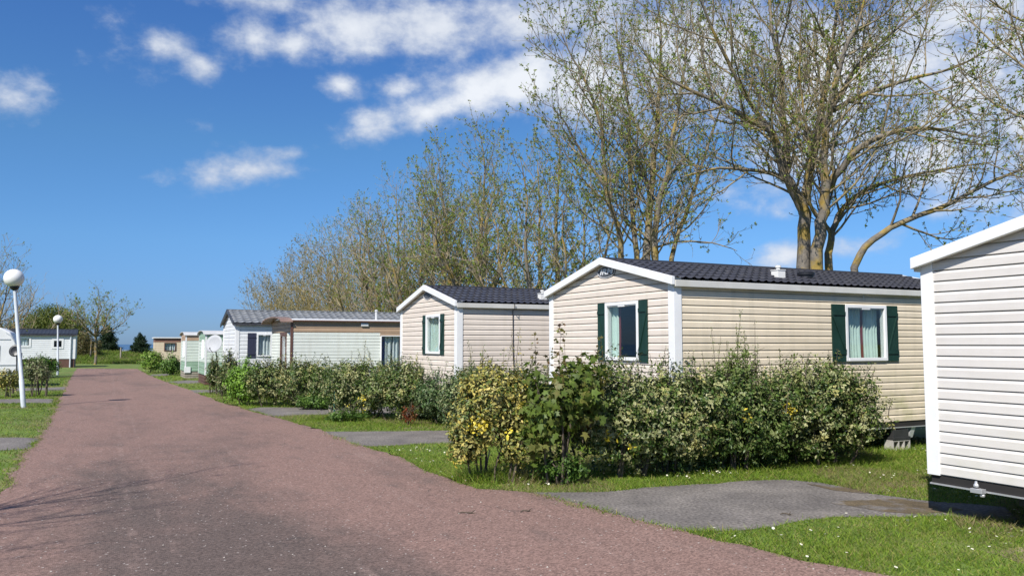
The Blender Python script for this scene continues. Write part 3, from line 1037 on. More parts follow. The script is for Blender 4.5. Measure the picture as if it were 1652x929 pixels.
# ------------------------------------------------------------------ mobile homes
class Home:
    def __init__(s, name, corner, W, L, z0, z1, rise, label, rot=0.0, roof='gable', cat='mobile home', group=None):
        s.W, s.L, s.z0, s.z1, s.rise, s.roofstyle = W, L, z0, z1, rise, roof
        s.loc = Vector((corner.x, corner.y, 0))
        s.rz = ANG + rot
        s.root = tag(empty(name, s.loc, s.rz), label, cat, group)
        s.inv = (Matrix.Translation(s.loc) @ Matrix.Rotation(s.rz, 4, 'Z')).inverted()

    def F(s, face):
        W, L = s.W, s.L
        return {'front': lambda a, o, z: (-o, a, z), 'side': lambda a, o, z: (a, -o, z),
                'back': lambda a, o, z: (L + o, a, z), 'far': lambda a, o, z: (a, W + o, z)}[face]

    def hit(s, face, px, py, off=0.0):
        """measured point on one of the walls: along, height"""
        d = s.inv.to_3x3() @ ray(px, py)
        o = s.inv @ Vector((0, 0, HC))
        if face == 'side': t = (-off - o.y) / d.y; q = o + d * t; return q.x, q.z
        if face == 'front': t = (-off - o.x) / d.x; q = o + d * t; return q.y, q.z
        t = (off - o.y) / d.y; q = o + d * t; return q.x, q.z

    def top(s, y):
        W = s.W
        if s.roofstyle == 'gable': return s.z1 + s.rise * (1 - abs(y - W / 2) / (W / 2))
        if s.roofstyle == 'arch': return s.z1 + s.rise * math.sqrt(max(0, 1 - ((y - W / 2) / (W / 2)) ** 2)) if s.rise else s.z1
        return s.z1

    def lims(s, z):
        if z <= s.z1 or not s.rise: return 0.0, s.W
        f = min((z - s.z1) / s.rise, 1)
        w = s.W / 2 * ((1 - f) if s.roofstyle == 'gable' else math.sqrt(max(0, 1 - f * f)))
        return s.W / 2 - w, s.W / 2 + w

    def siding(s, face, za, zb, pitch, m, lip=.014, openings=(), s0=None, s1=None, name='wall', bev=.76):
        mb = MB()
        T = s.F(face)
        end = face in ('front', 'back')
        zmax = min(zb, s.z1 + s.rise) if end else zb

        gv = .0135
        deep = -.028

        def off(fr):
            if fr <= gv / pitch: return deep
            if fr <= bev: return lip
            return lip * (1 - fr) / (1 - bev)
        z = za
        while z < zmax - 1e-4:
            zt = z + pitch
            cuts = {z, min(z + gv, zmax), min(z + bev * pitch, zmax), min(zt, zmax)}
            for o in openings:
                for q in o[2:4]:
                    if z < q < min(zt, zmax): cuts.add(q)
            if z < s.z1 < zt and end: cuts.add(s.z1)
            cuts = sorted(cuts)

            def span(zz):
                if end:
                    lo, hi = s.lims(zz)
                    return (max(lo, s0) if s0 is not None else lo), (min(hi, s1) if s1 is not None else hi)
                return (s0 if s0 is not None else 0), (s1 if s1 is not None else s.L)
            for i in range(len(cuts) - 1):
                a, b = cuts[i], cuts[i + 1]
                if b - a < 1e-5: continue
                oa, ob = off((a - z) / pitch + 1e-5), off((b - z) / pitch - 1e-5)
                la, ha = span(a)
                lb, hb = span(b)
                segs = [(la, ha, lb, hb)]
                for o in openings:
                    if o[2] < b - 1e-5 and o[3] > a + 1e-5:
                        new = []
                        for (p, q, p2, q2) in segs:
                            if o[1] <= p or o[0] >= q: new.append((p, q, p2, q2)); continue
                            if o[0] > p: new.append((p, o[0], p2, o[0]))
                            if o[1] < q: new.append((o[1], q, o[1], q2))
                        segs = new
                for (p, q, p2, q2) in segs:
                    if i == 0:
                        mb.add([T(p, 0, a), T(q, 0, a), T(q, oa, a), T(p, oa, a)], [(0, 1, 2, 3)])
                    if abs(a - z - gv) < 1e-6:
                        mb.add([T(p, deep, a), T(q, deep, a), T(q, lip, a), T(p, lip, a)], [(0, 1, 2, 3)])
                    mb.add([T(p, oa, a), T(q, oa, a), T(q2, ob, b), T(p2, ob, b)], [(0, 1, 2, 3)])
            z = zt
        return mb.build(name, m, s.root)

    def window(s, face, a0, a1, z0, z1, fw=.06, proud=.045, m='white', curtains=(), cm_off=.16, roller=True, mullion=False, back=False):
        T = s.F(face)
        mb = MB()
        mb.box(a0, a0 + fw, -.07, proud, z0, z1, T).box(a1 - fw, a1, -.07, proud, z0, z1, T)
        mb.box(a0 + fw, a1 - fw, -.05, proud, z1 - fw, z1, T).box(a0 + fw, a1 - fw, -.05, proud + .008, z0, z0 + fw, T)
        if roller:       # shutter roller head with its two hanging tabs
            w = a1 - a0
            mb.box(a0 + fw, a0 + w * .40, -.03, proud - .012, z1 - fw - .018, z1 - fw - .001, T)
            mb.box(a1 - w * .40, a1 - fw, -.03, proud - .012, z1 - fw - .018, z1 - fw - .001, T)
            mb.box(a0 + w * .40 + .002, a1 - w * .40 - .002, -.03, proud - .004, z1 - fw - .03, z1 - fw - .001, T)
        if mullion:
            c = (a0 + a1) / 2
            mb.box(c - .02, c + .02, -.04, proud - .01, z0 + fw, z1 - fw, T)
        f = mb.build('window', m, s.root, bevel=.004)
        pn = MB()
        pn.box(a0 + fw - .005, a1 - fw + .005, .006, .010, z0 + fw - .005, z1 - fw + .005, T)
        pn.build('pane', 'glass', f)
        for (f0, f1, cm, folds) in curtains:
            c = MB()
            w = a1 - a0 - fw * 2
            x0, x1 = a0 + fw + w * f0, a0 + fw + w * f1
            n = max(6, int((x1 - x0) / .012))
            for i in range(n + 1):
                x = x0 + (x1 - x0) * i / n
                o = -cm_off + .028 * math.sin(x * folds) + .012 * math.sin(x * folds * 2.3 + 1)
                c.v += [T(x, o, z0 - .05), T(x + .006 * math.sin(x * 40), o * 1.1, (z0 + z1) / 2), T(x, o, z1 + .02)]
            for i in range(n):
                for k in (0, 1):
                    q = i * 3 + k
                    c.f.append((q, q + 3, q + 4, q + 1))
            c.build('curtain', cm, f, smooth=True)
        return (a0 + .02, a1 - .02, z0 + .02, z1 - .02)

    def shutter(s, face, a0, a1, z0, z1, m='green', brace=1):
        T = s.F(face)
        mb = MB()
        n = 3
        w = (a1 - a0) / n
        for k in range(n):
            mb.box(a0 + k * w + .0015, a0 + (k + 1) * w - .0015, .016, .036, z0, z1, T)
        h = z1 - z0
        mb.box(a0 + .006, a1 - .006, .0362, .052, z0 + h * .13, z0 + h * .19, T).box(a0 + .006, a1 - .006, .0362, .052, z1 - h * .19, z1 - h * .13, T)
        if brace:
            q0, q1 = (a0 + .01, a1 - .03) if brace > 0 else (a1 - .03, a0 + .01)
            za, zb = z0 + h * .19, z1 - h * .19
            vs_ = [T(q, o, z) for o in (.0364, .05) for q, z in ((q0, za), (q0 + .035, za), (q1 + .035 - .015, zb), (q1 - .015, zb))]
            mb.add(vs_, [(0, 1, 2, 3), (7, 6, 5, 4), (0, 4, 5, 1), (1, 5, 6, 2), (2, 6, 7, 3), (3, 7, 4, 0)])
        return mb.build('shutter', m, s.root)

    def tile_roof(s, m, ov=.12, front=.12, backx=.12, per=.178, step=.36, amp=.015, lift=.03, dz=.0):
        """pressed tile sheets on both slopes, ridge capping between"""
        W, L = s.W, s.L
        mb = MB()
        sl = math.hypot(W / 2, s.rise)
        dn = ov / (W / 2) * s.rise
        ze, zr = s.z1 - dn + dz, s.z1 + s.rise + dz
        full = math.hypot(W / 2 + ov, zr - ze)
        rows = max(3, round(full / step))
        st = full / rows
        xs = np.arange(-front, L + backx + .001, per / 6)
        for sgn in (0, 1):
            k0 = len(mb.v)
            lines = []
            for r_ in range(rows):
                for fr, h in ((0, 1), (.12, .9), (.55, .35), (.999, 0)):
                    lines.append((r_ * st + fr * st, h))
            nx, nz = -math.sin(math.atan2(zr - ze, W / 2 + ov)), math.cos(math.atan2(zr - ze, W / 2 + ov))
            for v, h in lines:
                f = v / full
                y0, zz = -ov + (W / 2 + ov) * f, ze + (zr - ze) * f
                for x in xs:
                    ph = 2 * math.pi * x / per
                    wv = amp * (math.cos(ph) + .3 * math.cos(2 * ph))
                    o = .018 + wv + lift * h * (1 + .0 * math.cos(ph))
                    y, z = y0 + nx * o, zz + nz * o
                    mb.v.append((x, y if sgn == 0 else W - y, z))
            w = len(xs)
            for j in range(len(lines) - 1):
                for i in range(w - 1):
                    q = k0 + j * w + i
                    mb.f.append((q, q + 1, q + w + 1, q + w))
        mb.box(-front, L + backx, W / 2 - .09, W / 2 + .09, zr + .012, zr + .052)
        # soffit below, so that no light comes through
        mb.add([(-front, -ov, ze), (L + backx, -ov, ze), (L + backx, W / 2, zr), (-front, W / 2, zr), (-front, W + ov, ze), (L + backx, W + ov, ze)], [(0, 1, 2, 3), (3, 2, 5, 4)])
        return mb.build('roof', m, s.root), ze, zr

    def barge(s, m, ze, zr, ov, x0, x1, h=.15, up=.05, name='barge_board'):
        W = s.W
        poly = [(-ov, ze - h + up), (-ov, ze + up), (W / 2, zr + up), (W + ov, ze + up), (W + ov, ze - h + up), (W / 2, zr - h + up)]
        mb = MB()
        vs_ = [(x, y, z) for x in (x0, x1) for y, z in poly]
        mb.add(vs_, [(0, 1, 2, 5), (2, 3, 4, 5), (6, 11, 8, 7), (8, 11, 10, 9)] + [(i, i + 6, (i + 1) % 6 + 6, (i + 1) % 6) for i in range(6)])
        return mb.build(name, m, s.root, bevel=.006)

    def box(s, name, m, *b, bevel=0, parent=None):
        return MB().box(*b).build(name, m, parent or s.root, bevel=bevel)

    def posts(s, m, w=.13, zb=None, zt=None):
        zb = s.z0 if zb is None else zb
        zt = s.z1 if zt is None else zt
        for x0, x1 in ((-.03, w), (s.L - w, s.L + .03)):
            for y0, y1 in ((-.03, w), (s.W - w, s.W + .03)):
                s.box('corner_post', m, x0, x1, y0, y1, zb, zt, bevel=.004)

    def base(s, m='floor', rail='alu'):
        s.box('underfloor', m, .004, s.L - .004, .004, s.W - .004, s.z0 - .10, s.z0 - .002)
        if rail:
            mb = MB()
            mb.box(.02, s.L, -.016, .018, s.z0 - .118, s.z0 - .101).box(.02, s.L, s.W - .018, s.W + .016, s.z0 - .118, s.z0 - .101)
            mb.box(-.016, .018, -.01, s.W + .01, s.z0 - .118, s.z0 - .101)
            mb.build('floor_rail', rail, s.root)
        mb = MB()
        for y in (.9, s.W - .9):
            mb.box(.3, s.L - .3, y - .05, y + .05, s.z0 - .26, s.z0 - .102)
        mb.build('chassis', 'dark', s.root)


def vent_cap(h, x, y, m='whiteold'):
    z = h.zroof(y)
    mb = MB()
    mb.box(x - .09, x + .09, y - .09, y + .09, z - .06, z + .13).box(x - .10, x + .10, y - .10, y + .10, z + .131, z + .145)
    mb.lathe([(.035, z + .145), (.035, z + .19), (.055, z + .192), (.055, z + .225), (.0, z + .235)], (x, y, 0), 14)
    return mb.build('roof_vent', m, h.root)


def low_vent(h, x, y):
    z = h.zroof(y)
    mb = MB()
    mb.lathe([(.14, z - .04), (.14, z + .05), (.165, z + .052), (.165, z + .10), (.14, z + .118), (0, z + .12)], (x, y, 0), 24)
    return mb.build('roof_vent', 'blackpl', h.root)


def emblem(h, y, z, rw, rh, text, parent=None):
    mb = MB()
    n = 36
    for o, k in ((-.006, 1.0), (.022, 1.0), (.022, .9), (.018, .88)):
        mb.v += [h.F('front')(y + rw * k * math.cos(2 * math.pi * i / n), o, z + rh * k * math.sin(2 * math.pi * i / n)) for i in range(n)]
    for r_ in range(3):
        for i in range(n):
            mb.f.append((r_ * n + i, r_ * n + (i + 1) % n, (r_ + 1) * n + (i + 1) % n, (r_ + 1) * n + i))
    mb.f.append(tuple(3 * n + i for i in range(n)))
    o = mb.build('emblem', 'emblem', h.root)
    # silver rim
    rim = MB()
    for i in range(n + 1):
        pass
    pts = [h.F('front')(y + rw * .93 * math.cos(2 * math.pi * i / n), .023, z + rh * .93 * math.sin(2 * math.pi * i / n)) for i in range(n + 1)]
    rim.tube(pts, [.006] * (n + 1), 5)
    rim.build('rim', 'silver', o)
    if text:
        cu = bpy.data.curves.new('lettering', 'FONT')
        cu.body = text
        cu.size = rh * 1.25
        cu.shear = .25
        cu.extrude = .005
        cu.offset = .004
        cu.align_x = 'CENTER'
        cu.align_y = 'CENTER'
        t = bpy.data.objects.new('lettering', cu)
        COL.objects.link(t)
        bpy.context.view_layer.update()
        me = bpy.data.meshes.new_from_object(t.evaluated_get(bpy.context.evaluated_depsgraph_get()))
        bpy.data.objects.remove(t)
        # text plane: x to the viewer's right (-y local), y up
        xs_ = [v.co.x for v in me.vertices]
        k = rw * 1.5 / (max(xs_) - min(xs_))
        for v in me.vertices:
            x, yy, zz = v.co
            v.co = h.F('front')(y - x * k, .024 + zz, z + yy)
        me.materials.clear()
        me.materials.append(MT['silver'])
        t = bpy.data.objects.new('lettering', me)
        COL.objects.link(t)
        t.parent = o
    return o


def modern_home(name, corner, label, W=4.15, L=8.2, z0=.55, z1=3.13, rise=.50, sid='beige', pitch=.126, name_text=None, group=None, emb=True, roofargs={}, post='white', group_=None):
    h = Home(name, corner, W, L, z0, z1, rise, label, group=group)
    h.ov = .075
    rf, ze, zr = h.tile_roof('slate', ov=h.ov, front=.06, backx=.06, **roofargs)
    h.zroof = lambda y: ze + (zr - ze) * (y + h.ov) / (W / 2 + h.ov) + .03
    h.barge('white', ze, zr, h.ov + .02, -.125, -.055, .135, .05)
    h.barge('white', ze, zr, h.ov + .02, L + .055, L + .125, .135, .05)
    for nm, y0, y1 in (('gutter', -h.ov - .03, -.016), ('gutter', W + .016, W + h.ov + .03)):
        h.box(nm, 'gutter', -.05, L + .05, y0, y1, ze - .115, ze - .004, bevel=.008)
    h.posts(post, .13, z0 - .005, z1 + .03)
    h.base()
    h.ze, h.zr = ze, zr
    if emb: emblem(h, W / 2 - .08, z1 + rise - .225, .31, .118, name_text)
    return h


# --- the big beige home behind the near hedge
c2 = at(1088, 500, 13.24)
h2 = modern_home('mobile_home', c2, 'large beige mobile home with an oval name badge on its gable, behind the nearest hedge', name_text='IRM')
op_f, op_s = [], []
a1, zt = h2.hit('front', 978.5, 489); a0, _ = h2.hit('front', 1032, 489); _, zb = h2.hit('front', 1031, 582)
op_f.append(h2.window('front', a0, a1, zb, zt, cm_off=.11, curtains=((.80, 1.10, 'curtain', 70), (.73, .80, 'redcurtain', 60), (-.02, .14, 'curtain', 90))))
h2.shutter('front', a1 + .004, a1 + .26, zb - .02, zt - .0, brace=1)
h2.shutter('front', a0 - .26, a0 - .004, zb - .02, zt - .0, brace=-1)
a0, zt = h2.hit('side', 1361, 491); a1, _ = h2.hit('side', 1427, 495); _, zb = h2.hit('side', 1395, 582)
op_s.append(h2.window('side', a0, a1, zb, zt, curtains=((.10, .56, 'curtain', 75), (.60, 1.0, 'curtain', 75), (.0, .10, 'redcurtain', 60), (.55, .62, 'redcurtain', 60))))
b0, _ = h2.hit('side', 1340, 520); b1, _ = h2.hit('side', 1446, 520)
h2.shutter('side', b0, a0 - .004, zb - .01, zt, brace=-1)
h2.shutter('side', a1 + .004, b1, zb - .01, zt, brace=1)
h2.siding('front', h2.z0, 9, .126, 'pinkbeige', openings=op_f)
h2.siding('side', h2.z0, h2.z1, .126, 'beige', openings=op_s)
h2.siding('back', h2.z0, 9, .126, 'beige')
h2.siding('far', h2.z0, h2.z1, .126, 'beige')
x, z = h2.hit('side', 1260, 441, -.55); vent_cap(h2, x, .62)
x, z = h2.hit('side', 1302, 441, -.75); low_vent(h2, x, .78)
# green algae stain strip joint in the siding
x, z = h2.hit('side', 1392, 475)
h2.box('joint_strip', 'gutter', x - .012, x + .012, -.020, -.0135, h2.z1 - .24, h2.z1 - .02)

# --- second beige home
c1 = at(738, 540, 19.3)
h1 = modern_home('mobile_home', c1, 'beige mobile home with a thin black cable down its wall, left of the badge home', z1=3.06, z0=.5, sid='pinkbeige')
a1, zt = h1.hit('front', 689, 508.5); a0, _ = h1.hit('front', 712, 508); _, zb = h1.hit('front', 700, 570.5)
op = [h1.window('front', a0, a1, zb, zt, cm_off=.11, curtains=((.30, 1.05, 'curtain', 60),))]
h1.shutter('front', a1 + .004, a1 + .25, zb - .02, zt, brace=1)
h1.shutter('front', a0 - .25, a0 - .004, zb - .02, zt, brace=-1)
h1.siding('front', h1.z0, 9, .126, 'pinkbeige', openings=op)
for f in ('side', 'far'): h1.siding(f, h1.z0, h1.z1, .126, 'pinkbeige')
h1.siding('back', h1.z0, 9, .126, 'pinkbeige')
x, z = h1.hit('side', 875, 477, -.62); vent_cap(h1, x, .62)
x, z = h1.hit('side', 826, 520)
MB().tube([(x, -.15, h1.ze + .01), (x, -.155, h1.ze - .12), (x + .01, -.03, h1.ze - .16), (x + .02, -.025, 2.2), (x + .06, -.03, .5)], [.011] * 5, 6).build('cable', 'blackpl', h1.root)

# --- the near home cut by the right edge of the picture
l3 = at(1496, 590, 9.75)
c3 = l3 - DR * 4.1
h3 = modern_home('mobile_home', c3, 'off-white mobile home nearest the camera, only its plain gable corner in view', W=4.1, z0=.50, z1=3.07, sid='pale', emb=False)
h3.siding('front', h3.z0, 9, .1275, 'pale', lip=.015)
for f in ('side', 'far'): h3.siding(f, h3.z0, h3.z1, .1275, 'pale', lip=.015)
h3.siding('back', h3.z0, 9, .1275, 'pale', lip=.015)
y, z = h3.hit('front', 1576, 790, .05)
mb = MB()
mb.box(-.10, -.02, y - .09, y + .05, z - .03, z + .02).lathe([(.0, z + .03), (.028, z + .035), (.03, z + .055), (.018, z + .075), (.012, z + .1)], (-.06, y, 0), 12)
mb.lathe([(.0, z - .07), (.025, z - .065), (.028, z - .045), (.014, z - .03)], (-.06, y - .07, 0), 12)
mb.box(-.06, .35, y - .03, y + .03, z - .012, z + .012)
mb.build('towing_hitch', 'alu', h3.root, bevel=.004)

# --- cream caravan with the brown cornice
cc = at(470, 550, 28.2)
hc = Home('static_caravan', cc, 3.75, 9.6, .5, 2.89, .05, 'old cream static caravan with brown top band, arched roof hood and striped curtains', roof='arch')
op = []
a0, zt = hc.hit('side', 614, 541); a1, _ = hc.hit('side', 660, 541)
op.append(hc.window('side', a0, a1, 1.0, zt, fw=.035, m='white', roller=False, curtains=((.02, .14, 'bluecurtain', 50), (.15, .42, 'whitecurtain', 42), (.45, .70, 'whitecurtain', 42), (.73, 1.0, 'whitecurtain', 42)), cm_off=.1))
y1, zt2 = hc.hit('front', 454, 541); y0, _ = hc.hit('front', 463, 541)
op_f = [hc.window('front', min(y0, y1), max(y0, y1) , .9, zt2, fw=.04, m='darkbrown', roller=False, curtains=((.55, 1, 'whitecurtain', 40),), cm_off=.1)]
zband = hc.hit('side', 520, 536)[1]
hc.siding('side', hc.z0, zband, .115, 'cream', openings=op, lip=.008)
hc.siding('side', zband, hc.z1, .14, 'brown', openings=(), name='cornice_band', lip=.012)
hc.siding('front', hc.z0, zband, .115, 'cream', openings=op_f, lip=.008)
hc.siding('front', zband, 9, .14, 'brown', name='cornice_band', lip=.012)
hc.siding('far', hc.z0, hc.z1, .115, 'cream', lip=.008)
hc.siding('back', hc.z0, 9, .115, 'cream', lip=.008)
mb = MB()
mb.box(-.03, .05, -.025, .05, hc.z0, hc.z1)
mb.build('corner_post', 'darkbrown', hc.root)
hc.box('window_head', 'brown', op[0][0] - .04, op[0][1] + .1, -.035, -.0135, op[0][3], zband - .002)
hc.box('window_head', 'darkbrown', -.05, -.0135, op_f[0][0] - .06, op_f[0][1] + .06, op_f[0][3] + .03, zband - .002)


def arch_roof(h, m, x0, x1, ov=.10, th=.05, name='roof', n=14, drop=.0, rise=None):
    rise = h.rise if rise is None else rise
    W = h.W
    poly = []
    for k in range(n + 1):
        y = -ov + (W + 2 * ov) * k / n
        z = h.z1 - drop + rise * math.sqrt(max(0, 1 - ((y - W / 2) / (W / 2 + ov)) ** 2))
        poly.append((y, z))
    vs_ = [(x, y, z + t) for x in (x0, x1) for t in (0.004, th) for y, z in poly]
    N = n + 1
    fs = []
    for k in range(n):
        fs += [(N + k, N + k + 1, 3 * N + k + 1, 3 * N + k), (k, 2 * N + k, 2 * N + k + 1, k + 1), (k, k + 1, N + k + 1, N + k), (2 * N + k, 3 * N + k, 3 * N + k + 1, 2 * N + k + 1)]
    fs += [(0, N, 3 * N, 2 * N), (n, 2 * N + n, 3 * N + n, N + n)]
    return MB().add(vs_, fs).build(name, m, h.root)


arch_roof(hc, 'white', .02, hc.L + .1, .10, .035)
arch_roof(hc, 'hood', -.40, .018, .12, .04, 'roof_hood', drop=.08, rise=.20)
hc.box('eave_rail', 'darkbrown', .03, hc.L + .08, -.12, -.0135, hc.z1 - .035, hc.z1 + .003)
x, z = hc.hit('side', 588, 524)
hc.box('lamp_box', 'white', x - .14, x + .14, -.06, -.0135, z - .05, z + .06, bevel=.01)
x, z = hc.hit('side', 607, 514, -.8)
MB().lathe([(.042, hc.z1), (.042, hc.z1 + .40), (.062, hc.z1 + .40), (.062, hc.z1 + .45), (0, hc.z1 + .47)], (x, .8, 0), 14).build('chimney_pipe', 'roofgrey', hc.root)
hc.base('darkbrown', None)

# --- white home with the grey tiled roof behind it
cw = at(380.5, 560, 33.5)
hw = Home('mobile_home', cw, 4.0, 11.0, .55, 2.95, .58, 'white mobile home with steep grey tiled roof and a navy shutter, behind the brown-topped caravan')
rf, ze, zr = hw.tile_roof('greytile', ov=.12, front=.12, per=.30, step=.38, amp=.016, lift=.03)
hw.barge('slate', ze, zr, .14, -.16, -.115, .15, .06)
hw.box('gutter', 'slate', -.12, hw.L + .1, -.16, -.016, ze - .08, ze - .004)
hw.posts('white', .13)
a0, zt = hw.hit('side', 414.5, 538); a1, zb = hw.hit('side', 438, 575)
op = [hw.window('side', a0, a1, zb, zt, curtains=((0, .3, 'whitecurtain', 45), (.33, .68, 'whitecurtain', 45), (.7, 1, 'whitecurtain', 45)), cm_off=.1)]
b0, _ = hw.hit('side', 399.5, 538)
hw.shutter('side', b0, a0 - .03, zb - .05, zt + .02, m='navy', brace=0)
hw.siding('side', hw.z0, hw.z1, .16, 'whitesiding', openings=op)
hw.siding('front', hw.z0, 9, .16, 'whitesiding')
hw.siding('far', hw.z0, hw.z1, .16, 'whitesiding')
hw.siding('back', hw.z0, 9, .16, 'whitesiding')
hw.base()


# --- the two green and white arched caravans and the far ochre one
def old_arch(corner, W, L, z0, z1, rise, label, topm, midm, lowm, plinth, bands):
    h = Home('static_caravan', corner, W, L, z0, z1, rise, label, roof='arch')
    zt, zl = bands
    for f in ('side', 'front', 'far', 'back'):
        h.siding(f, z0, zl, .17, lowm, name='lower_band', lip=.012)
        h.siding(f, zl, zt, .17, midm, lip=.012)
        h.siding(f, zt, 9 if f in ('front', 'back') else z1, .17, topm, name='upper_band', lip=.012)
    arch_roof(h, 'roofgrey', -.12, L + .1, .08, .04)
    for (x0, x1, y0, y1) in ((-.02, .06, -.02, .06), (-.02, .06, W - .06, W + .02)):
        h.box('corner_post', 'white', x0, x1, y0, y1, z0, z1)
    mb = MB()
    for k in range(3):
        q = (z0 - .03) * k / 3
        mb.box(.02, L, -.0 , .03, q + .01, q + (z0 - .03) / 3 - .02).box(.0, .03, .031, W, q + .01, q + (z0 - .03) / 3 - .02)
    mb.box(.04, L, .04, W, 0, z0 - .002)
    mb.build('plinth', plinth, h.root)
    return h


g1 = G(330, 621)
hg1 = old_arch(g1, 3.2, 9, .50, 2.52, .20, 'mint green and white static caravan with arched roof and dark red plinth', 'palegreen', 'whitegreen', 'palegreen', 'darkbrown', (2.2, 1.12))
y0, z1_ = hg1.hit('front', 326, 548)
hg1.window('front', .5, 1.5, 1.35, 2.25, fw=.05, roller=False, curtains=((0, .95, 'whitecurtain', 40),), cm_off=-.02)
g2 = G(298, 610.5)
hg2 = old_arch(g2, 3.2, 9, .42, 2.56, .20, 'greenish white static caravan with brown top band and timber plinth, beyond the mint green one', 'brown', 'whitegreen', 'palegreen', 'wood', (2.25, 1.0))
hg2.window('front', .5, 1.5, 1.3, 2.2, fw=.05, roller=False, curtains=((0, .95, 'whitecurtain', 40),), cm_off=-.02)
x, z = hg2.hit('side', 302, 597)
hg2.box('meter_box', 'white', x - .18, x + .18, -.06, -.0135, z - .15, z + .2)

cf = at(250, 570, 64)
hf = Home('static_caravan', cf, 3.0, 9, .45, 2.52, 0, 'ochre flat-roofed static caravan with brown top band, behind two bushes at the far bend', roof='flat')
a0, zt = hf.hit('side', 265, 552.5); a1, zb = hf.hit('side', 284, 566)
op = [hf.window('side', a0, a1, zb, zt, fw=.06, m='darkbrown', roller=False, curtains=((0, .3, 'whitecurtain', 40), (.33, .66, 'whitecurtain', 40), (.7, 1, 'whitecurtain', 40)), cm_off=.1)]
hf.siding('side', .45, 2.2, .14, 'tan', openings=op, lip=.008)
hf.siding('side', 2.2, 2.52, .16, 'redbrown', name='cornice_band')
for f in ('front', 'far', 'back'):
    hf.siding(f, .45, 2.2, .14, 'tan', lip=.008)
    hf.siding(f, 2.2, 2.52, .16, 'redbrown', name='cornice_band')
hf.box('roof', 'white', -.12, 9.1, -.12, 3.12, 2.521, 2.6)
hf.base('darkbrown', None)

# --- white home with the low black roof on the left of the road
r5 = at(121, 565, 71)
c5 = r5 - NR * 9.0
h5 = Home('mobile_home', c5, 3.6, 9.0, .75, 2.95, .42, 'white mobile home with low black roof and dark plinth, left of the road end')
rf, ze, zr = h5.tile_roof('blackroof', ov=.15, front=.15, backx=.15, per=.3, step=.5, amp=.01, lift=.01)
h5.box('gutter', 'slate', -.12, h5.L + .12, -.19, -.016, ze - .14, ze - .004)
h5.posts('white', .15)
op = []
for (px0, px1, py0, py1, cur) in ((28, 50, 543, 560, ((.0, .9, 'whitecurtain', 30),)), (84, 102.5, 546.5, 562.5, ())):
    a0, zt = h5.hit('side', px0, py0); a1, zb = h5.hit('side', px1, py1)
    op.append(h5.window('side', a0, a1, zb, zt, fw=.16, roller=False, mullion=not cur, curtains=cur, cm_off=.1))
h5.siding('side', h5.z0, h5.z1, .17, 'whitesiding', openings=op, lip=.014)
for f in ('far',): h5.siding(f, h5.z0, h5.z1, .17, 'whitesiding')
for f in ('front', 'back'): h5.siding(f, h5.z0, 9, .17, 'whitesiding')
h5.box('plinth', 'darkbrown', .03, h5.L - .03, .03, 3.57, 0, h5.z0 - .002)
MB().tube([(h5.L - .35, -.08, 0), (h5.L - .35, -.08, h5.z1 - .1)], [.06, .06], 8).build('downpipe', 'galv', h5.root)


# --- touring caravan at the left edge
def tourer():
    base = at(27, 600, 38)
    base.z = 0
    root = empty('touring_caravan', base, ANG)
    tag(root, 'rounded white touring caravan cut by the left picture edge, behind the leaning lamp post', 'caravan')
    prof = [(0, .55), (.02, 1.0), (-.02, 1.6), (-.12, 2.1), (-.32, 2.48), (-.7, 2.68), (-1.4, 2.74), (-4.2, 2.74), (-4.7, 2.6), (-4.95, 2.2), (-5.0, .7), (-4.8, .45), (-.2, .45)]
    prof = [(x, z * 1.05) for x, z in prof]
    MB().prism(prof, 0, 2.15).build('body', MT['white'], root, bevel=.06)
    # side window, belt line and door
    w = MB(); w.box(-1.75, -.72, -.03, -.012, 1.25, 2.0); f = w.build('window', 'blackpl', root, bevel=.01)
    MB().box(-1.68, -.79, -.035, -.0305, 1.31, 1.94).build('pane', MT['glass'], f)
    MB().box(-4.9, -.05, -.016, -.003, 1.04, 1.09).build('belt_strip', 'alu', root)
    MB().box(-4.9, -.3, -.016, -.003, 2.25, 2.29).build('belt_strip', 'alu', root)
    fr = MB()
    fr.box(.006, .035, .15, 2.0, 1.3, 1.62)
    fr.build('front_window', 'blackpl', root, bevel=.01)
    gt = MB()
    gt.prism([(.012, .55), (.03, 1.0), (-.01, 1.6), (-.11, 2.1), (-.31, 2.49), (-.5, 2.6), (-.5, 2.56), (-.33, 2.44), (-.14, 2.08), (-.04, 1.6), (-.01, 1.0), (-.02, .55)], -.014, -.003)
    gt.build('edge_trim', 'galv', root)
    for y in (-.0, 1.95):
        t = MB()
        t.lathe([(.16, -.09), (.31, -.09), (.33, -.05), (.33, .05), (.31, .09), (.16, .09)], (0, 0, 0), 24, T=lambda x, yy, z: (-2.5 + x, y + .1 + z, .33 + yy))
        wh = t.build('wheel', 'blackpl', root)
    hb = MB()
    hb.tube([(.0, 1.0, .45), (1.2, 1.07, .42)], [.05, .04], 6).tube([(1.0, 1.07, .4), (1.0, 1.07, 0)], [.03, .03], 6)
    hb.build('drawbar', 'dark', root)


tourer()


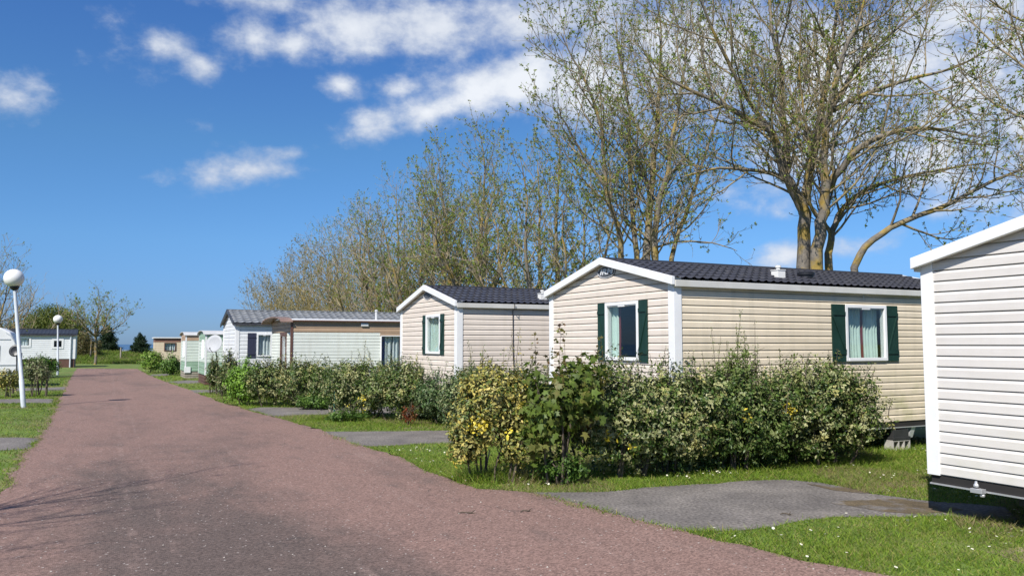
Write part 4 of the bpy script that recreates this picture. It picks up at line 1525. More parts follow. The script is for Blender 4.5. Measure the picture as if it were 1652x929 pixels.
# ------------------------------------------------------------------ lamps, dishes, posts, blocks
def lamp(basept, toppt, rad, label):
    root = empty('street_lamp', basept)
    tag(root, label, 'street lamp', 'globe lamps along the road')
    d = toppt - basept
    L = d.length
    q = d.to_track_quat('Z', 'Y').to_matrix()
    T = lambda x, y, z: tuple(q @ Vector((x, y, z)))
    MB().lathe([(.075, -.1), (.075, .9), (.062, .92), (.05, L - rad - .05)], n=14, T=T).build('pole', 'galv', root, smooth=True)
    MB().lathe([(.05, L - rad - .10), (.10, L - rad - .06), (.15, L - rad * .93), (.12, L - rad * .8), (0, L - rad * .8)], n=18, T=T).build('collar', 'blackpl', root, smooth=True)
    pr = [(rad * math.sin(math.pi * k / 18) * 1.0 + (1e-4), L - rad * math.cos(math.pi * k / 18)) for k in range(1, 19)]
    MB().lathe(pr, n=30, T=T).build('globe', 'globe', root, smooth=True)


b = G(38, 657.5); t = at(22.5, 449, b.y); lamp(b, t, .30, 'leaning white globe lamp on a galvanised pole, near end of the left verge')
b = G(93, 604.5); t = at(93.5, 515, b.y); lamp(b, t, .285, 'upright white globe lamp in front of the black-roofed white home')


def dish(basept, toppt, rad, facing, m, label, polem):
    root = empty('satellite_dish', basept)
    tag(root, label, 'satellite dish')
    MB().tube([(0, .11, -.05), tuple(toppt - basept + Vector((0, .11, -.1)))], [.025, .025], 8).build('pole', polem, root)
    fq = Vector(facing).normalized().to_track_quat('Z', 'Y').to_matrix()
    c = toppt - basept
    T = lambda x, y, z: tuple(c + fq @ Vector((x, y * 1.08, z)))
    MB().lathe([(.002, 0), (rad * .35, .02 * rad), (rad * .7, .09 * rad), (rad, .2 * rad), (rad * 1.01, .17 * rad), (rad * .7, .06 * rad), (.002, -.03)], n=30, T=T).build('reflector', m, root, smooth=True)
    MB().tube([T(0, -rad * .95, .16 * rad), T(0, -rad * .75, rad * .9)], [.012, .012], 6).tube([T(0, -rad * .78, rad * .88), T(0, -rad * .66, rad * .82)], [.025, .022], 8).build('receiver_arm', 'dark', root)
    MB().box(c.x - .05, c.x + .05, c.y + .07, c.y + .15, c.z - .16, c.z + .06).build('bracket', 'dark', root)


t = at(346, 555, 34.6); b = Vector((t.x + .25, t.y + .05, 0)); dish(b, t, .37, (-.12, -.9, .3), 'dishgrey', 'white satellite dish on a pole beside the mint green caravan', 'dark')
t = at(25, 566, 34.5); b = Vector((t.x + .02, t.y, 0)); dish(b, t, .24, (.2, -.95, .25), 'blackpl', 'small dark satellite dish on a post in front of the touring caravan', 'dark')

b = G(533, 673)
MB().prism([(-.05, 0), (.05, 0), (.05, .28), (.03, .33), (-.05, .33)], -.04, .04).build('marker_post', 'wood', None, bevel=.004).location = b
tag(bpy.data.objects['marker_post'], 'short weathered wooden peg beside the green stake at the hedge end', 'post')
b = G(539, 675)
o = MB().tube([(0, 0, 0), (0, 0, .85)], [.022, .02], 8).box(-.028, .028, -.028, .028, .85, .87).build('fence_stake', 'greenpaint', None)
o.location = b
tag(o, 'thin green metal stake at the end of the clipped hedge', 'stake')


def cinder(loc, rz, label, n):
    mb = MB()
    w, d, h = .50, .20, .10
    # hollow block lying on its side: three open cells in the face
    mb.box(0, w, 0, d, 0, .028).box(0, w, 0, d, .172, .2)
    for k in range(4):
        x = k * (w - .03) / 3
        mb.box(x, x + .03, 0, d, .0285, .1715)
    o = mb.build('concrete_block', 'concrete', None, bevel=.004)
    o.location = loc
    o.rotation_euler = (0, 0, rz)
    return tag(o, label, 'concrete block')


bx, bz = h2.hit('side', 1405, 718, -.5)
M = h2.inv.inverted()
bx -= .02
q = M @ Vector((bx, -.02, 0)); cinder(q, ANG, 'hollow concrete block on the grass under the badge home floor', 0)
o = MB().box(0, .5, 0, .22, 0, .06).box(.03, .47, .02, .20, .0605, .20).build('timber_packing', 'dark', None, bevel=.004)
o.location = M @ Vector((bx, -.03, .202)); o.rotation_euler = (0, 0, ANG)
tag(o, 'dark packing timber resting on the hollow concrete block', 'packing block')
ch = MB(); ch.box(-.0, .34, -.02, .02, 0, .12)
ob = MB().add([(0, 0, 0), (.12, 0, 0), (.22, 0, .2), (.10, 0, .2), (0, .03, 0), (.12, .03, 0), (.22, .03, .2), (.10, .03, .2)],
              [(0, 1, 2, 3), (7, 6, 5, 4), (0, 4, 5, 1), (1, 5, 6, 2), (2, 6, 7, 3), (3, 7, 4, 0)]).build('chassis_bracket', 'alu', h2.root)
ob.location = (bx + .50, .02, h2.z0 - .32)




# ------------------------------------------------------------------ trees in the row behind the homes
ROW = 'trees in the row behind the mobile homes'


def px_stem(pts, Y, dY=0.0, base=None):
    """measured stem: pixels at distance Y, drifting dY towards or away along its length"""
    n = len(pts)
    out = [at(px, py, Y + dY * i / max(n - 1, 1)) for i, (px, py) in enumerate(pts)]
    if base is not None: out = [Vector(base), Vector(base).lerp(out[0], .5)] + out
    return out


def stem_tree(seed, base, stems, label, name='tree', **kw):
    t = Tree(seed, **{k: v for k, v in kw.items() if k in ('leafden', 'leafsize', 'scale', 'dens', 'tropism', 'twiglen')})
    for st in stems:
        pts, r0, r1, t0, lm = st
        t.stem(pts, r0, r1, t0, lm)
    return t.build(name, base, label, group=ROW, **{k: v for k, v in kw.items() if k in ('twig', 'pal', 'bark')})


# first tree: the big one over the badge home
B = ap(17.2, 19.2)
Y1 = B.y
bb = lambda dx, dy: B + Vector((dx, dy, -.1))
stem_tree(11, B, [
    (px_stem([(1295, 428), (1296, 345), (1282, 310), (1267, 281), (1250, 223), (1211, 194), (1163, 169), (1100, 140), (1060, 120)], Y1, -1.5, bb(-.75, 0)), .24, .018, .30, 1.0),
    (px_stem([(1267, 281), (1269, 232), (1262, 184), (1260, 121), (1245, 48), (1240, -30), (1236, -90)], Y1, 1.5), .12, .015, .1, 1.0),
    (px_stem([(1296, 345), (1303, 290), (1318, 228), (1332, 145), (1337, 97), (1352, 10), (1358, -80)], Y1, 1.0), .15, .015, .2, 1.0),
    (px_stem([(1318, 430), (1325, 358), (1332, 310), (1330, 261), (1337, 184), (1361, 87), (1390, 24), (1405, -70)], Y1 - .3, -1.0, bb(-.25, -.3)), .23, .015, .30, 1.0),
    (px_stem([(1332, 310), (1357, 271), (1390, 237), (1449, 211), (1512, 208), (1584, 223)], Y1 - .3, -2.0), .13, .015, .1, .9),
    (px_stem([(1342, 179), (1390, 155), (1458, 131), (1536, 110), (1590, 80)], Y1 - .6, -1.2), .085, .012, .1, .9),
    (px_stem([(1337, 184), (1375, 120), (1430, 60), (1490, 10), (1530, -50)], Y1, 1.6), .075, .012, .15, .9),
    (px_stem([(1250, 223), (1200, 150), (1160, 70), (1130, 0), (1110, -60)], Y1, -1.6), .08, .012, .15, .9),
    (px_stem([(1337, 430), (1340, 387), (1352, 349), (1390, 310), (1458, 286), (1536, 271), (1600, 262)], Y1 + .2, 1.6, bb(.1, .25)), .15, .014, .35, .85),
    (px_stem([(1381, 432), (1410, 387), (1458, 358), (1536, 327), (1584, 300), (1652, 272), (1700, 240)], Y1 - .1, -1.0, bb(.75, 0)), .14, .016, .45, .8),
    (px_stem([(1267, 286), (1221, 276), (1158, 272), (1100, 286)], Y1, -1.2), .075, .012, .2, .75),
    (px_stem([(1325, 358), (1310, 338), (1300, 300), (1308, 240), (1296, 180), (1290, 90), (1296, 0)], Y1 - .3, -1.8), .06, .012, .25, .9),
], 'big many-stemmed tree with ochre lichen trunks and a low limb above the badge home', leafden=1.7, leafsize=.085, dens=1.12)

# second: five upright stems
B = ap(25.8, 19.2)
Y2 = B.y
stem_tree(12, B, [
    (px_stem([(1003, 412), (996, 369), (977, 303), (970, 213), (949, 142), (925, 95), (905, 55)], Y2, -1.2, bb(-1.0, 0)), .15, .013, .25, 1.0),
    (px_stem([(1027, 412), (1020, 331), (1015, 256), (1015, 180), (1001, 95), (990, 20)], Y2, 1.5, bb(-.5, .3)), .15, .013, .25, 1.0),
    (px_stem([(1044, 414), (1048, 355), (1053, 284), (1060, 213), (1062, 156), (1067, 71), (1064, -5)], Y2, .3, bb(-.1, 0)), .21, .014, .25, 1.0),
    (px_stem([(1056, 414), (1062, 331), (1077, 275), (1091, 189), (1105, 95), (1112, 30)], Y2 - .3, -1.3, bb(.1, -.3)), .18, .013, .25, 1.0),
    (px_stem([(1084, 417), (1105, 350), (1124, 293), (1148, 218), (1171, 156), (1185, 110)], Y2, 1.0, bb(.5, .1)), .13, .012, .3, .9),
    (px_stem([(977, 303), (940, 250), (912, 200), (890, 170)], Y2 - .4, -1.0), .07, .012, .15, .9),
    (px_stem([(1056, 400), (1095, 390), (1150, 392), (1190, 405)], Y2, -1.0), .05, .01, .2, .6),
], 'tall tree of five upright lichen-yellow stems behind the badge home gable', leafden=2.2, leafsize=.092, dens=1.05)


def auto_tree(seed, base, H, nst, spread, label, r0=.16, name='tree', fork=.12, bend=1.2, group=ROW, lenmul=1.0, lean=(0, 0), **kw):
    g = random.Random(seed)
    t = Tree(seed, **{k: v for k, v in kw.items() if k in ('leafden', 'leafsize', 'scale', 'dens', 'tropism', 'twiglen')})
    base = Vector(base)
    fk = base + Vector((0, 0, H * fork))
    if fork > .04:
        t.stem([base + Vector((0, 0, -.1)), base.lerp(fk, .5) + Vector((g.gauss(0, .05), g.gauss(0, .05), 0)), fk], r0 * 1.5, r0 * 1.25, children=False)
    for k in range(nst):
        an = 6.283 * k / nst + g.uniform(-.4, .4)
        rr = spread * g.uniform(.5, 1.0) * (1 if k else .15)
        hh = H * (1 if k == 0 else g.uniform(.93, 1.0) - .34 * (rr / spread) ** 2)
        tip = base + Vector((math.cos(an) * rr + lean[0], math.sin(an) * rr + lean[1], hh))
        st = fk if fork > .04 else base + Vector((math.cos(an) * r0 * 2.2, math.sin(an) * r0 * 2.2, -.1))
        pts = [st]
        for q in (.2, .4, .6, .8, 1):
            w = st.lerp(tip, q)
            o = bend * math.sin(math.pi * min(q, .9)) * .25 * rr
            pts.append(w + Vector((math.cos(an) * o + g.gauss(0, .12), math.sin(an) * o + g.gauss(0, .12), 0)))
        t.stem(pts, r0 * g.uniform(.7, 1), .012, .20 if fork <= .04 else .06, lenmul)
    return t.build(name, base, label, group=group, **{k: v for k, v in kw.items() if k in ('twig', 'pal', 'bark', 'tpl')})


auto_tree(20, ap(8.7, 19.4), 15, 5, 3.4, 'tree at the right picture edge, only its outer twigs reaching in over the near home', leafden=1.5, leafsize=.085, fork=.10)
auto_tree(21, ap(34.2, 19.3), 13.2, 8, 3.7, 'greening multi-stemmed tree directly left of the five-stemmed tree', fork=.05, lenmul=.86, leafden=2.8, leafsize=.105, dens=.92, tropism=.10)
auto_tree(22, ap(42.8, 19.0), 14.6, 9, 3.9, 'tall greening tree with a single short trunk above the cable home roof', fork=.22, r0=.17, lenmul=.86, leafden=2.6, leafsize=.11, dens=.92, tropism=.10)
auto_tree(23, ap(50.4, 19.2), 14.2, 9, 4.0, 'broad vase-shaped tree above the gable of the cable home', fork=.16, lenmul=.86, leafden=2.2, leafsize=.115, dens=.92, tropism=.10)
auto_tree(24, ap(58.5, 19.0), 14.2, 9, 4.0, 'pale grey tree with thin new leaf just left of the cable home gable', fork=.14, lenmul=.86, leafden=1.6, leafsize=.115, dens=.92, tropism=.10, twig='twigpale')
auto_tree(25, ap(66.5, 19.0), 13.4, 9, 4.2, 'pale-twigged tree with few leaves behind the chimney pipe of the brown-topped caravan', fork=.12, lenmul=.9, leafden=1.0, leafsize=.115, dens=.92, tropism=.10, twig='twigpale')
for i, (a, H, sp, lab) in enumerate(((76, 12.2, 5.0, 'dense olive-brown thicket tree behind the brown-topped caravan roof'), (86.5, 11.3, 5.4, 'rounded olive-brown twiggy tree behind the middle of the grey tiled roof'),
                                     (97, 10.2, 5.6, 'lowest rounded twiggy tree, at the far left end of the row'))):
    auto_tree(30 + i, ap(a, 18.8), H, 11, sp, lab, r0=.09, fork=.02, bend=1.0, leafden=1.1, leafsize=.13, dens=.85, tropism=.12, twig='twigolive', lenmul=1.0,
              pal=[(2, (.24, .19, .07)), (2, (.19, .18, .06)), (1, (.26, .23, .08))])

# left of the road
LG = 'trees on the left beyond the road'
b = G(20, 585); b = at(20, 560, 84); b.z = 0
auto_tree(41, b, 8.2, 5, 3.6, 'bare windswept tree behind the black-roofed white home', r0=.15, fork=.18, leafden=.03, dens=.62, twig='twigpale', group=LG, lean=(2.0, 0), lenmul=.95)
b = at(-24, 560, 47); b.z = 0
auto_tree(42, b, 7.0, 5, 1.9, 'leafy tree top poking in at the left picture edge above the lamp', r0=.12, fork=.2, leafden=1.3, dens=.8, group=LG)
b = G(153, 588)
auto_tree(43, b, 7.7, 9, 3.1, 'small round-headed tree in young leaf on a clear trunk at the road end', r0=.10, fork=.36, leafden=1.8, leafsize=.14, dens=1.05, twig='twig', group=LG, lenmul=.5, bend=1.3)
auto_tree(44, Vector((-10.4, 2.6, 0)), 9.2, 6, 3.0, 'bare tree on the left verge whose branch shadows fall on the near red road', r0=.14, fork=.2, leafden=.15, dens=.7, group=LG)


def dome(name, base, lobes, n, size, pal, seed, label, cat='tree', tpl=SMALL, m='soft', trunkh=1.5, r=.15, lo=.3):
    rg = np.random.default_rng(seed)
    root = tag(empty(name, base), label, cat)
    P, N, rr = crown_points(rg, lobes, n, lo)
    P = P[P[:, 2] > .05]
    N = rg.normal(size=P.shape) + np.array([0, 0, .4])
    c, _ = palette(rg, len(P), pal, .22)
    v, t, c = leaf_arrays(tpl, P, N, rg.uniform(.6, 1.4, len(P)) * size, c, c, rg)
    npmesh('crown', v, t, m, root, c)
    mb = MB()
    mb.tube([(0, 0, -.2), (0, 0, trunkh), (.1, 0, lobes[0][0][2])], [r, r * .8, r * .3], 8)
    for c0, r0 in lobes:
        mb.tube([(0, 0, trunkh * .7), tuple(Vector((0, 0, trunkh)).lerp(Vector(c0), .6)), tuple(c0)], [r * .5, r * .35, r * .12], 6)
    mb.build('trunk', 'bark', root)
    return root


b = at(78, 560, 97); b.z = 0
dome('broad_tree', b, [((0, 0, 3.8), (3.4, 2.8, 2.8)), ((-2.6, .5, 3.4), (2.6, 2.2, 2.4)), ((2.6, 0, 3.4), (2.2, 2.2, 2.6)), ((.2, .3, 4.9), (2.7, 2, 1.8))], 32000, .20, OLIVE_E, 51, 'dense dark olive round tree rising behind the black-roofed white home')
b = at(8, 560, 97); b.z = 0
dome('broad_tree', b, [((0, 0, 2.6), (2.2, 2, 1.9)), ((-1.6, 0, 2.3), (1.6, 1.6, 1.6))], 9000, .2, OLIVE_E, 52, 'low olive bush tree at the left edge behind the touring caravan')
b = at(134, 560, 92); b.z = 0
dome('broad_tree', b, [((0, 0, 2.0), (1.2, 1.2, 1.7)), ((.9, .3, 1.6), (1.0, 1, 1.1))], 7000, .17, [(2, (.12, .13, .04)), (2, (.17, .14, .06)), (1, (.22, .18, .08))], 53, 'brownish small bushy tree between the white home and the dark pine', lo=.15)
for px, Y, w, zt_, seed, lab, zb in ((173, 118, 2.1, 4.9, 61, 'dark pine behind the small round-headed tree at the road end', .2), (226, 128, 2.1, 3.7, 62, 'dark pine beside the grey roof, left of the ochre caravan', -.3)):
    b = at(px, 560, Y); b.z = zb - .3
    lob = []
    rg = random.Random(seed)
    Hh = zt_ - b.z
    for k in range(16):
        f = k / 15
        rad = w * (1 - f) ** .7 * .75 + .25
        an = k * 2.4
        lob.append(((math.cos(an) * rad * .5, math.sin(an) * rad * .5, Hh * (.12 + .82 * f)), (rad * .75, rad * .75, Hh * .10)))
    dome('pine_tree', b, lob, 14000, .22, CONIFER, seed, lab, trunkh=1, r=.14)

# far roofs and post on the falling ground
b = at(238, 572, 150); b.z = ground_z(b.x, b.y)
root = tag(empty('bungalow', b, R(8)), 'grey-roofed low house below the bank, left of the ochre caravan', 'house')
zr_ = at(220, 564.5, 150).z - b.z
MB().box(-5, 5, -3, 3, -.2, zr_ - 1.6).build('wall', 'cream', root)
MB().prism([(-3.4, zr_ - 1.62), (0, zr_), (3.4, zr_ - 1.62)], -5.4, 5.4, T=lambda x, y, z: (y, x, z)).build('roof', 'greytile', root)
b = at(210, 575, 140); b.z = ground_z(b.x, b.y)
zr_ = at(210, 562.5, 140).z - b.z
root = tag(empty('cottage', b + Vector((-7.2, 0, 0)), R(20)), 'small ochre-roofed house peeping over the grass bank beside the dark pine', 'house')
MB().box(-2, 2, -2, 2, -.2, zr_ - 1.3).build('wall', 'whitesiding', root)
MB().prism([(-2.3, zr_ - 1.32), (0, zr_), (2.3, zr_ - 1.32)], -2.3, 2.3).build('roof', 'tan', root)
b = G(194.5, 579)
b = at(194.5, 579, 92); b.z = ground_z(b.x, b.y)
o = MB().tube([(0, 0, -.1), (0, 0, 1.25)], [.09, .08], 8).build('wooden_post', 'wood')
o.location = b
tag(o, 'pale wooden post standing on the grass bank at the road end', 'post')
b = at(146, 575, 90); b.z = ground_z(b.x, b.y)
o = MB().tube([(0, 0, -.1), (.03, 0, 2.0)], [.09, .05], 8).build('bare_trunk', 'bark')
o.location = b
tag(o, 'short bare trunk on the bank left of the small round-headed tree', 'tree stump')

# ------------------------------------------------------------------ hedges and shrubs
H1, H2 = 'shrubs of the nearest hedge', 'shrubs of the hedge by the second home'


def pshrub(name, px, Y, wpx, ztop, n, size, edge, cen, seed, label, group=None, zlow=.1, depth=.5, shoots=(), lobes=None, **kw):
    """a shrub wpx wide round pixel px at distance Y"""
    b = at(px, 560, Y)
    b.z = 0
    w = wpx / F * Y / 2
    if lobes is None:
        rg = random.Random(seed)
        hz = (ztop - zlow) / 2
        lobes = [((0, 0, zlow + hz), (w * .72, depth, hz * 1.0))]
        for k in range(5):
            s_ = -1 + 2 * k / 4
            lobes.append(((s_ * w * .62, rg.uniform(-.2, .2) * depth, zlow + hz * rg.uniform(.7, 1.25)), (w * .42, depth * rg.uniform(.7, 1), hz * rg.uniform(.62, .8))))
    sh = [((sx - px) / F * Y, dy, z0, at(px, sy, Y).z, *rest) for (sx, sy, dy, z0, *rest) in shoots]
    return shrub(name, b, lobes, n, size, edge, cen, seed, label, group=group, shoots=sh, **kw)


# nearest hedge, from the road to the right
pshrub('variegated_shrub', 795, 12.2, 150, 1.62, 12500, .068, YELLOW_E, YELLOW_C, 101, 'yellow-leaved shrub on bare dark stems at the road end of the nearest hedge', H1, zlow=.50, depth=.55,
       shoots=[(765, 558, 0, 1.2, 45), (778, 572, .2, 1.2, 45), (826, 528, 0, 1.2, 45), (812, 560, .1, 1.2, 45), (845, 560, 0, 1.2, 45), (752, 585, -.1, 1.1, 45), (760, 700, 0, .3, 60), (825, 690, .0, .3, 60)],
       stems=8, stemspread=.5, yellow=[((-.2, -.4, .85), .17), ((.28, -.4, .8), .12)], lo=.45,
       lobes=[((-.02, 0, 1.25), (.52, .5, .50)), ((-.25, -.1, .85), (.40, .42, .42)), ((.30, .05, 1.1), (.38, .4, .48)), ((-.42, -.1, .55), (.24, .3, .28)), ((.32, -.1, .55), (.26, .3, .30))])
pshrub('maple_sapling', 902, 12.0, 120, 1.5, 2200, .12, MAPLE_E, None, 102, 'maple saplings with broad green leaves and bronze tips in the nearest hedge', H1, zlow=.55, depth=.45, tpl=MAPLE, m='soft',
       shoots=[(870, 535, 0, .5, 30, MAPLETOP), (897, 522, -.1, .5, 34, MAPLETOP), (922, 530, .1, .6, 18, MAPLETOP), (950, 545, 0, .7, 34, MAPLETOP), (938, 565, -.1, .6, 34, MAPLETOP), (880, 560, .15, .6, 34, MAPLETOP), (860, 572, -.1, .6, 30), (910, 590, -.1, .3, 30)],
       stems=6, stemspread=.5, lobes=[((-.1, -.1, 1.2), (.45, .4, .5)), ((.35, 0, 1.35), (.35, .4, .5)), ((-.3, -.2, .75), (.28, .3, .3))])
pshrub('ground_weed', 905, 12.0, 90, .5, 2200, .05, GREEN_E, None, 103, 'low bright green weeds at the foot of the maple saplings', None, zlow=.03, depth=.35, tpl=OVAL, m='soft', stems=4)
pshrub('variegated_shrub', 985, 12.6, 210, 1.78, 22000, .066, SILVER_E, SILVER_C, 104, 'silver-edged shrub with a yellow-leaved spray low in front, right of the maple saplings', H1, zlow=.06, depth=.62,
       shoots=[(962, 572, 0, 1.2), (990, 565, .1, 1.2), (1020, 572, 0, 1.2), (985, 560, -.2, 1.2, 40)], yellow=[((-.02, -.6, .62), .20), ((.12, -.62, .50), .16)])
pshrub('variegated_shrub', 1078, 12.9, 190, 1.72, 21000, .066, SILVER_E, SILVER_C, 105, 'silver-edged shrub in front of the white corner post of the badge home', H1, zlow=.05, depth=.62,
       shoots=[(1062, 560, 0, 1.2), (1085, 570, .1, 1.2), (1110, 565, -.1, 1.2), (1130, 572, 0, 1.2)])
pshrub('variegated_shrub', 1170, 13.2, 200, 1.76, 21000, .064, [(2.4, (.34, .35, .14)), (3, (.15, .21, .05)), (6, (.04, .075, .012))], SILVER_C, 106, 'dull olive variegated shrub below the tall slim shoots in the nearest hedge', H1, zlow=.05, depth=.66,
       shoots=[(1145, 565, 0, 1.2), (1225, 560, 0, 1.2), (1245, 575, 0, 1.2)], yellow=[((.15, -.62, .9), .14)])
pshrub('slim_bush', 1185, 13.2, 90, 1.6, 2600, .05, [(3, (.15, .21, .05)), (2, (.22, .27, .08))], None, 107, 'tall slim grey-green shoots standing above the nearest hedge before the badge home wall', None, zlow=.6, depth=.3, tpl=SMALL, m='soft',
       shoots=[(1180, 500, 0, .8, 90), (1198, 520, .1, .8, 120), (1208, 532, .0, .8, 110), (1166, 528, .1, .8, 70), (1150, 540, 0, .8, 60), (1220, 515, .05, .9, 18), (1190, 540, -.1, .8, 120), (1172, 550, -.1, .8, 110), (1215, 555, -.1, .8, 100)],
       lobes=[((0, 0, 1.35), (.42, .3, .55)), ((.1, 0, 1.7), (.28, .25, .4))])
pshrub('variegated_shrub', 1318, 13.8, 204, 1.86, 26000, .062, SILVER_E, SILVER_C, 108, 'large rounded silver-edged shrub at the right end of the nearest hedge, under the shuttered window', H1, zlow=.06, depth=.78,
       shoots=[(1262, 562, 0, 1.3), (1290, 570, 0, 1.3), (1340, 572, .1, 1.3), (1378, 590, 0, 1.2), (1425, 640, -.1, .8, 50)], yellow=[((-.72, -.6, 1.0), .14)])

# hedge beside the second home
pshrub('clipped_bush', 400, 27.0, 66, 1.60, 11000, .075, BRIGHT_E, None, 111, 'bright green clipped bush at the road end of the second hedge', H2, zlow=.05, depth=.6, tpl=OVAL)
pshrub('variegated_shrub', 448, 26.6, 96, 1.60, 13000, .075, SILVER_E, SILVER_C, 112, 'silver-edged shrub next to the bright green clipped bush', H2, zlow=.05, depth=.65)
pshrub('variegated_shrub', 520, 26.0, 112, 1.58, 14000, .075, SILVER_E + [(3, (.08, .14, .03))], SILVER_C, 113, 'green and cream shrub below the long cream wall of the brown-topped caravan', H2, zlow=.05, depth=.65,
       shoots=[(470, 566, 0, 1.1, 40, BRIGHT_E)])
pshrub('variegated_shrub', 487, 26.4, 70, 1.58, 10000, .075, SILVER_E, SILVER_C, 130, 'variegated shrub in front of the brown corner trim of the old cream caravan', H2, zlow=.05, depth=.6)
pshrub('weed_patch', 515, 25.4, 80, .55, 2600, .08, GREEN_E, None, 114, 'rough green weeds below the gap in the second hedge', None, zlow=.03, depth=.4, tpl=SMALL, m='soft', stems=4)
pshrub('variegated_shrub', 580, 22.4, 118, 1.70, 17000, .07, SILVER_E, SILVER_C, 115, 'variegated shrub behind the green stake, with plain yellow leaves low down', H2, zlow=.10, depth=.7,
       shoots=[(586, 548, 0, 1.2, 45), (605, 560, 0, 1.2, 40), (625, 556, .1, 1.2, 40)], yellow=[((-.2, -.65, .45), .2), ((.15, -.68, .25), .2), ((.2, -.65, .6), .12)])
pshrub('variegated_shrub', 655, 21.6, 128, 1.70, 18000, .068, SILVER_E, SILVER_C, 116, 'variegated shrub above the red-leaved plant', H2, zlow=.08, depth=.7,
       shoots=[(640, 566, 0, 1.2), (690, 568, 0, 1.2)])
pshrub('variegated_shrub', 730, 20.6, 112, 1.68, 17000, .066, DARK_E, SILVER_C, 117, 'darkest green shrub of the second hedge, below the small shuttered gable window', H2, zlow=.08, depth=.7,
       shoots=[(700, 570, 0, 1.1, 50, GREEN_E), (765, 545, .5, 1.1, 30, YELLOW_E), (780, 570, .5, 1.1)])
pshrub('variegated_shrub', 782, 19.0, 110, 1.66, 13000, .066, SILVER_E, SILVER_C, 131, 'variegated shrub against the cable home wall, half hidden by the yellow-leaved shrub', H2, zlow=.06, depth=.55,
       shoots=[(765, 548, 0, 1.1), (830, 530, 0, 1.1, 40, YELLOW_E), (812, 555, .1, 1.1)])
pshrub('variegated_shrub', 748, 18.5, 84, 1.58, 11000, .066, DARK_E + [(2, (.40, .40, .18))], SILVER_C, 133, 'dark variegated shrub right of the red-leaved plant, at the corner of the cable home', H2, zlow=.06, depth=.5)
pshrub('variegated_shrub', 850, 18.6, 90, 1.50, 9000, .066, DARK_E, SILVER_C, 132, 'dark green shrub glimpsed between the yellow-leaved shrub and the maple saplings', H2, zlow=.06, depth=.5)
pshrub('red_plant', 660, 20.3, 26, .44, 250, .085, [(3, (.22, .05, .022)), (2, (.30, .08, .03)), (2, (.10, .09, .025))], None, 118, 'low plant with rust-red leaves at the foot of the second hedge', None, zlow=.12, depth=.22, m='soft', stems=4)
pshrub('ground_weed', 560, 21.4, 70, .30, 1700, .055, GREEN_E, None, 119, 'creeping green weeds round the wooden peg', None, zlow=.02, depth=.35, tpl=OVAL, m='soft', stems=3)
pshrub('variegated_shrub', 371, 31.5, 34, 1.66, 6500, .085, SILVER_E, SILVER_C, 120, 'narrow variegated shrub before the gable of the white home with grey tiles', None, zlow=.05, depth=.5)
pshrub('variegated_shrub', 346, 33.2, 14, 1.55, 2000, .085, SILVER_E, SILVER_C, 121, 'thin variegated shrub at the foot of the white satellite dish', None, zlow=.05, depth=.3)
# far bushes by the ochre caravan
pshrub('round_bush', 247, 57, 36, 1.62, 4200, .13, BRIGHT_E + [(2, (.22, .26, .06))], None, 122, 'light green bush at the far bend, left one before the ochre caravan', None, zlow=.05, depth=.8, tpl=SMALL)
pshrub('round_bush', 277, 53, 26, 1.48, 3600, .12, GREEN_E, None, 123, 'darker green bush right of the light green one before the ochre caravan', None, zlow=.05, depth=.8, tpl=SMALL)
# left verge
pshrub('pink_tipped_shrub', 60, 31.5, 44, 1.50, 2600, .085, [(3, (.30, .30, .14)), (2, (.36, .30, .20)), (2, (.10, .14, .04))], SILVER_C, 124, 'small variegated shrub on bare stems beside the leaning lamp', None, zlow=.55, depth=.45, stems=8, stemspread=.8, lo=.4)
pshrub('pink_tipped_shrub', 12, 31.0, 44, 1.15, 1800, .085, YELLOW_E, YELLOW_C, 125, 'straggly yellowish shrub in front of the touring caravan', None, zlow=.25, depth=.4, stems=7, stemspread=.8, lo=.3,
       shoots=[(28, 580, 0, .6, 14), (-2, 590, 0, .5, 14)])
pshrub('hedge_bush', 66, 50, 62, 1.38, 6500, .11, BRIGHT_E + GREEN_E, None, 126, 'green clipped hedge bush in front of the black-roofed white home', None, zlow=.05, depth=.6, tpl=SMALL)
for k, (px, Y, lab) in enumerate(((76, 31.5, 'dark wooden stump post right of the small stemmed shrub on the left verge'), (22, 33.5, 'dark wooden post left of the leaning lamp'))):
    b = at(px, 600, Y); b.z = 0
    o = MB().tube([(0, 0, -.05), (.01, 0, .95 if k else .75)], [.045, .04], 7).build('wooden_post', 'stem')
    o.location = b
    tag(o, lab, 'post')
# dead stick leaning at the near shrub
b = G(780, 770)
o = MB().tube([(0, -.05, .01), (.05, .1, .18), (.09, .22, .4)], [.012, .011, .008], 6).build('dead_stick', 'wood')
o.location = b
tag(o, 'pale dead stick leaning in the grass at the foot of the yellow-leaved shrub', 'stick')

# ------------------------------------------------------------------ grass, daisies, litter
rg = np.random.default_rng(7)


def scatter(n, x0, x1, y0, y1, polys, margin=0.0):
    P = np.stack([rg.uniform(x0, x1, n), rg.uniform(y0, y1, n)], 1)
    k = np.ones(n, bool)
    for p in polys:
        k &= ~inside(P, p)
    P = P[k]
    u = P[:, 0] / P[:, 1]
    return P[(np.abs(u) < .78) & (P[:, 1] > 6)]


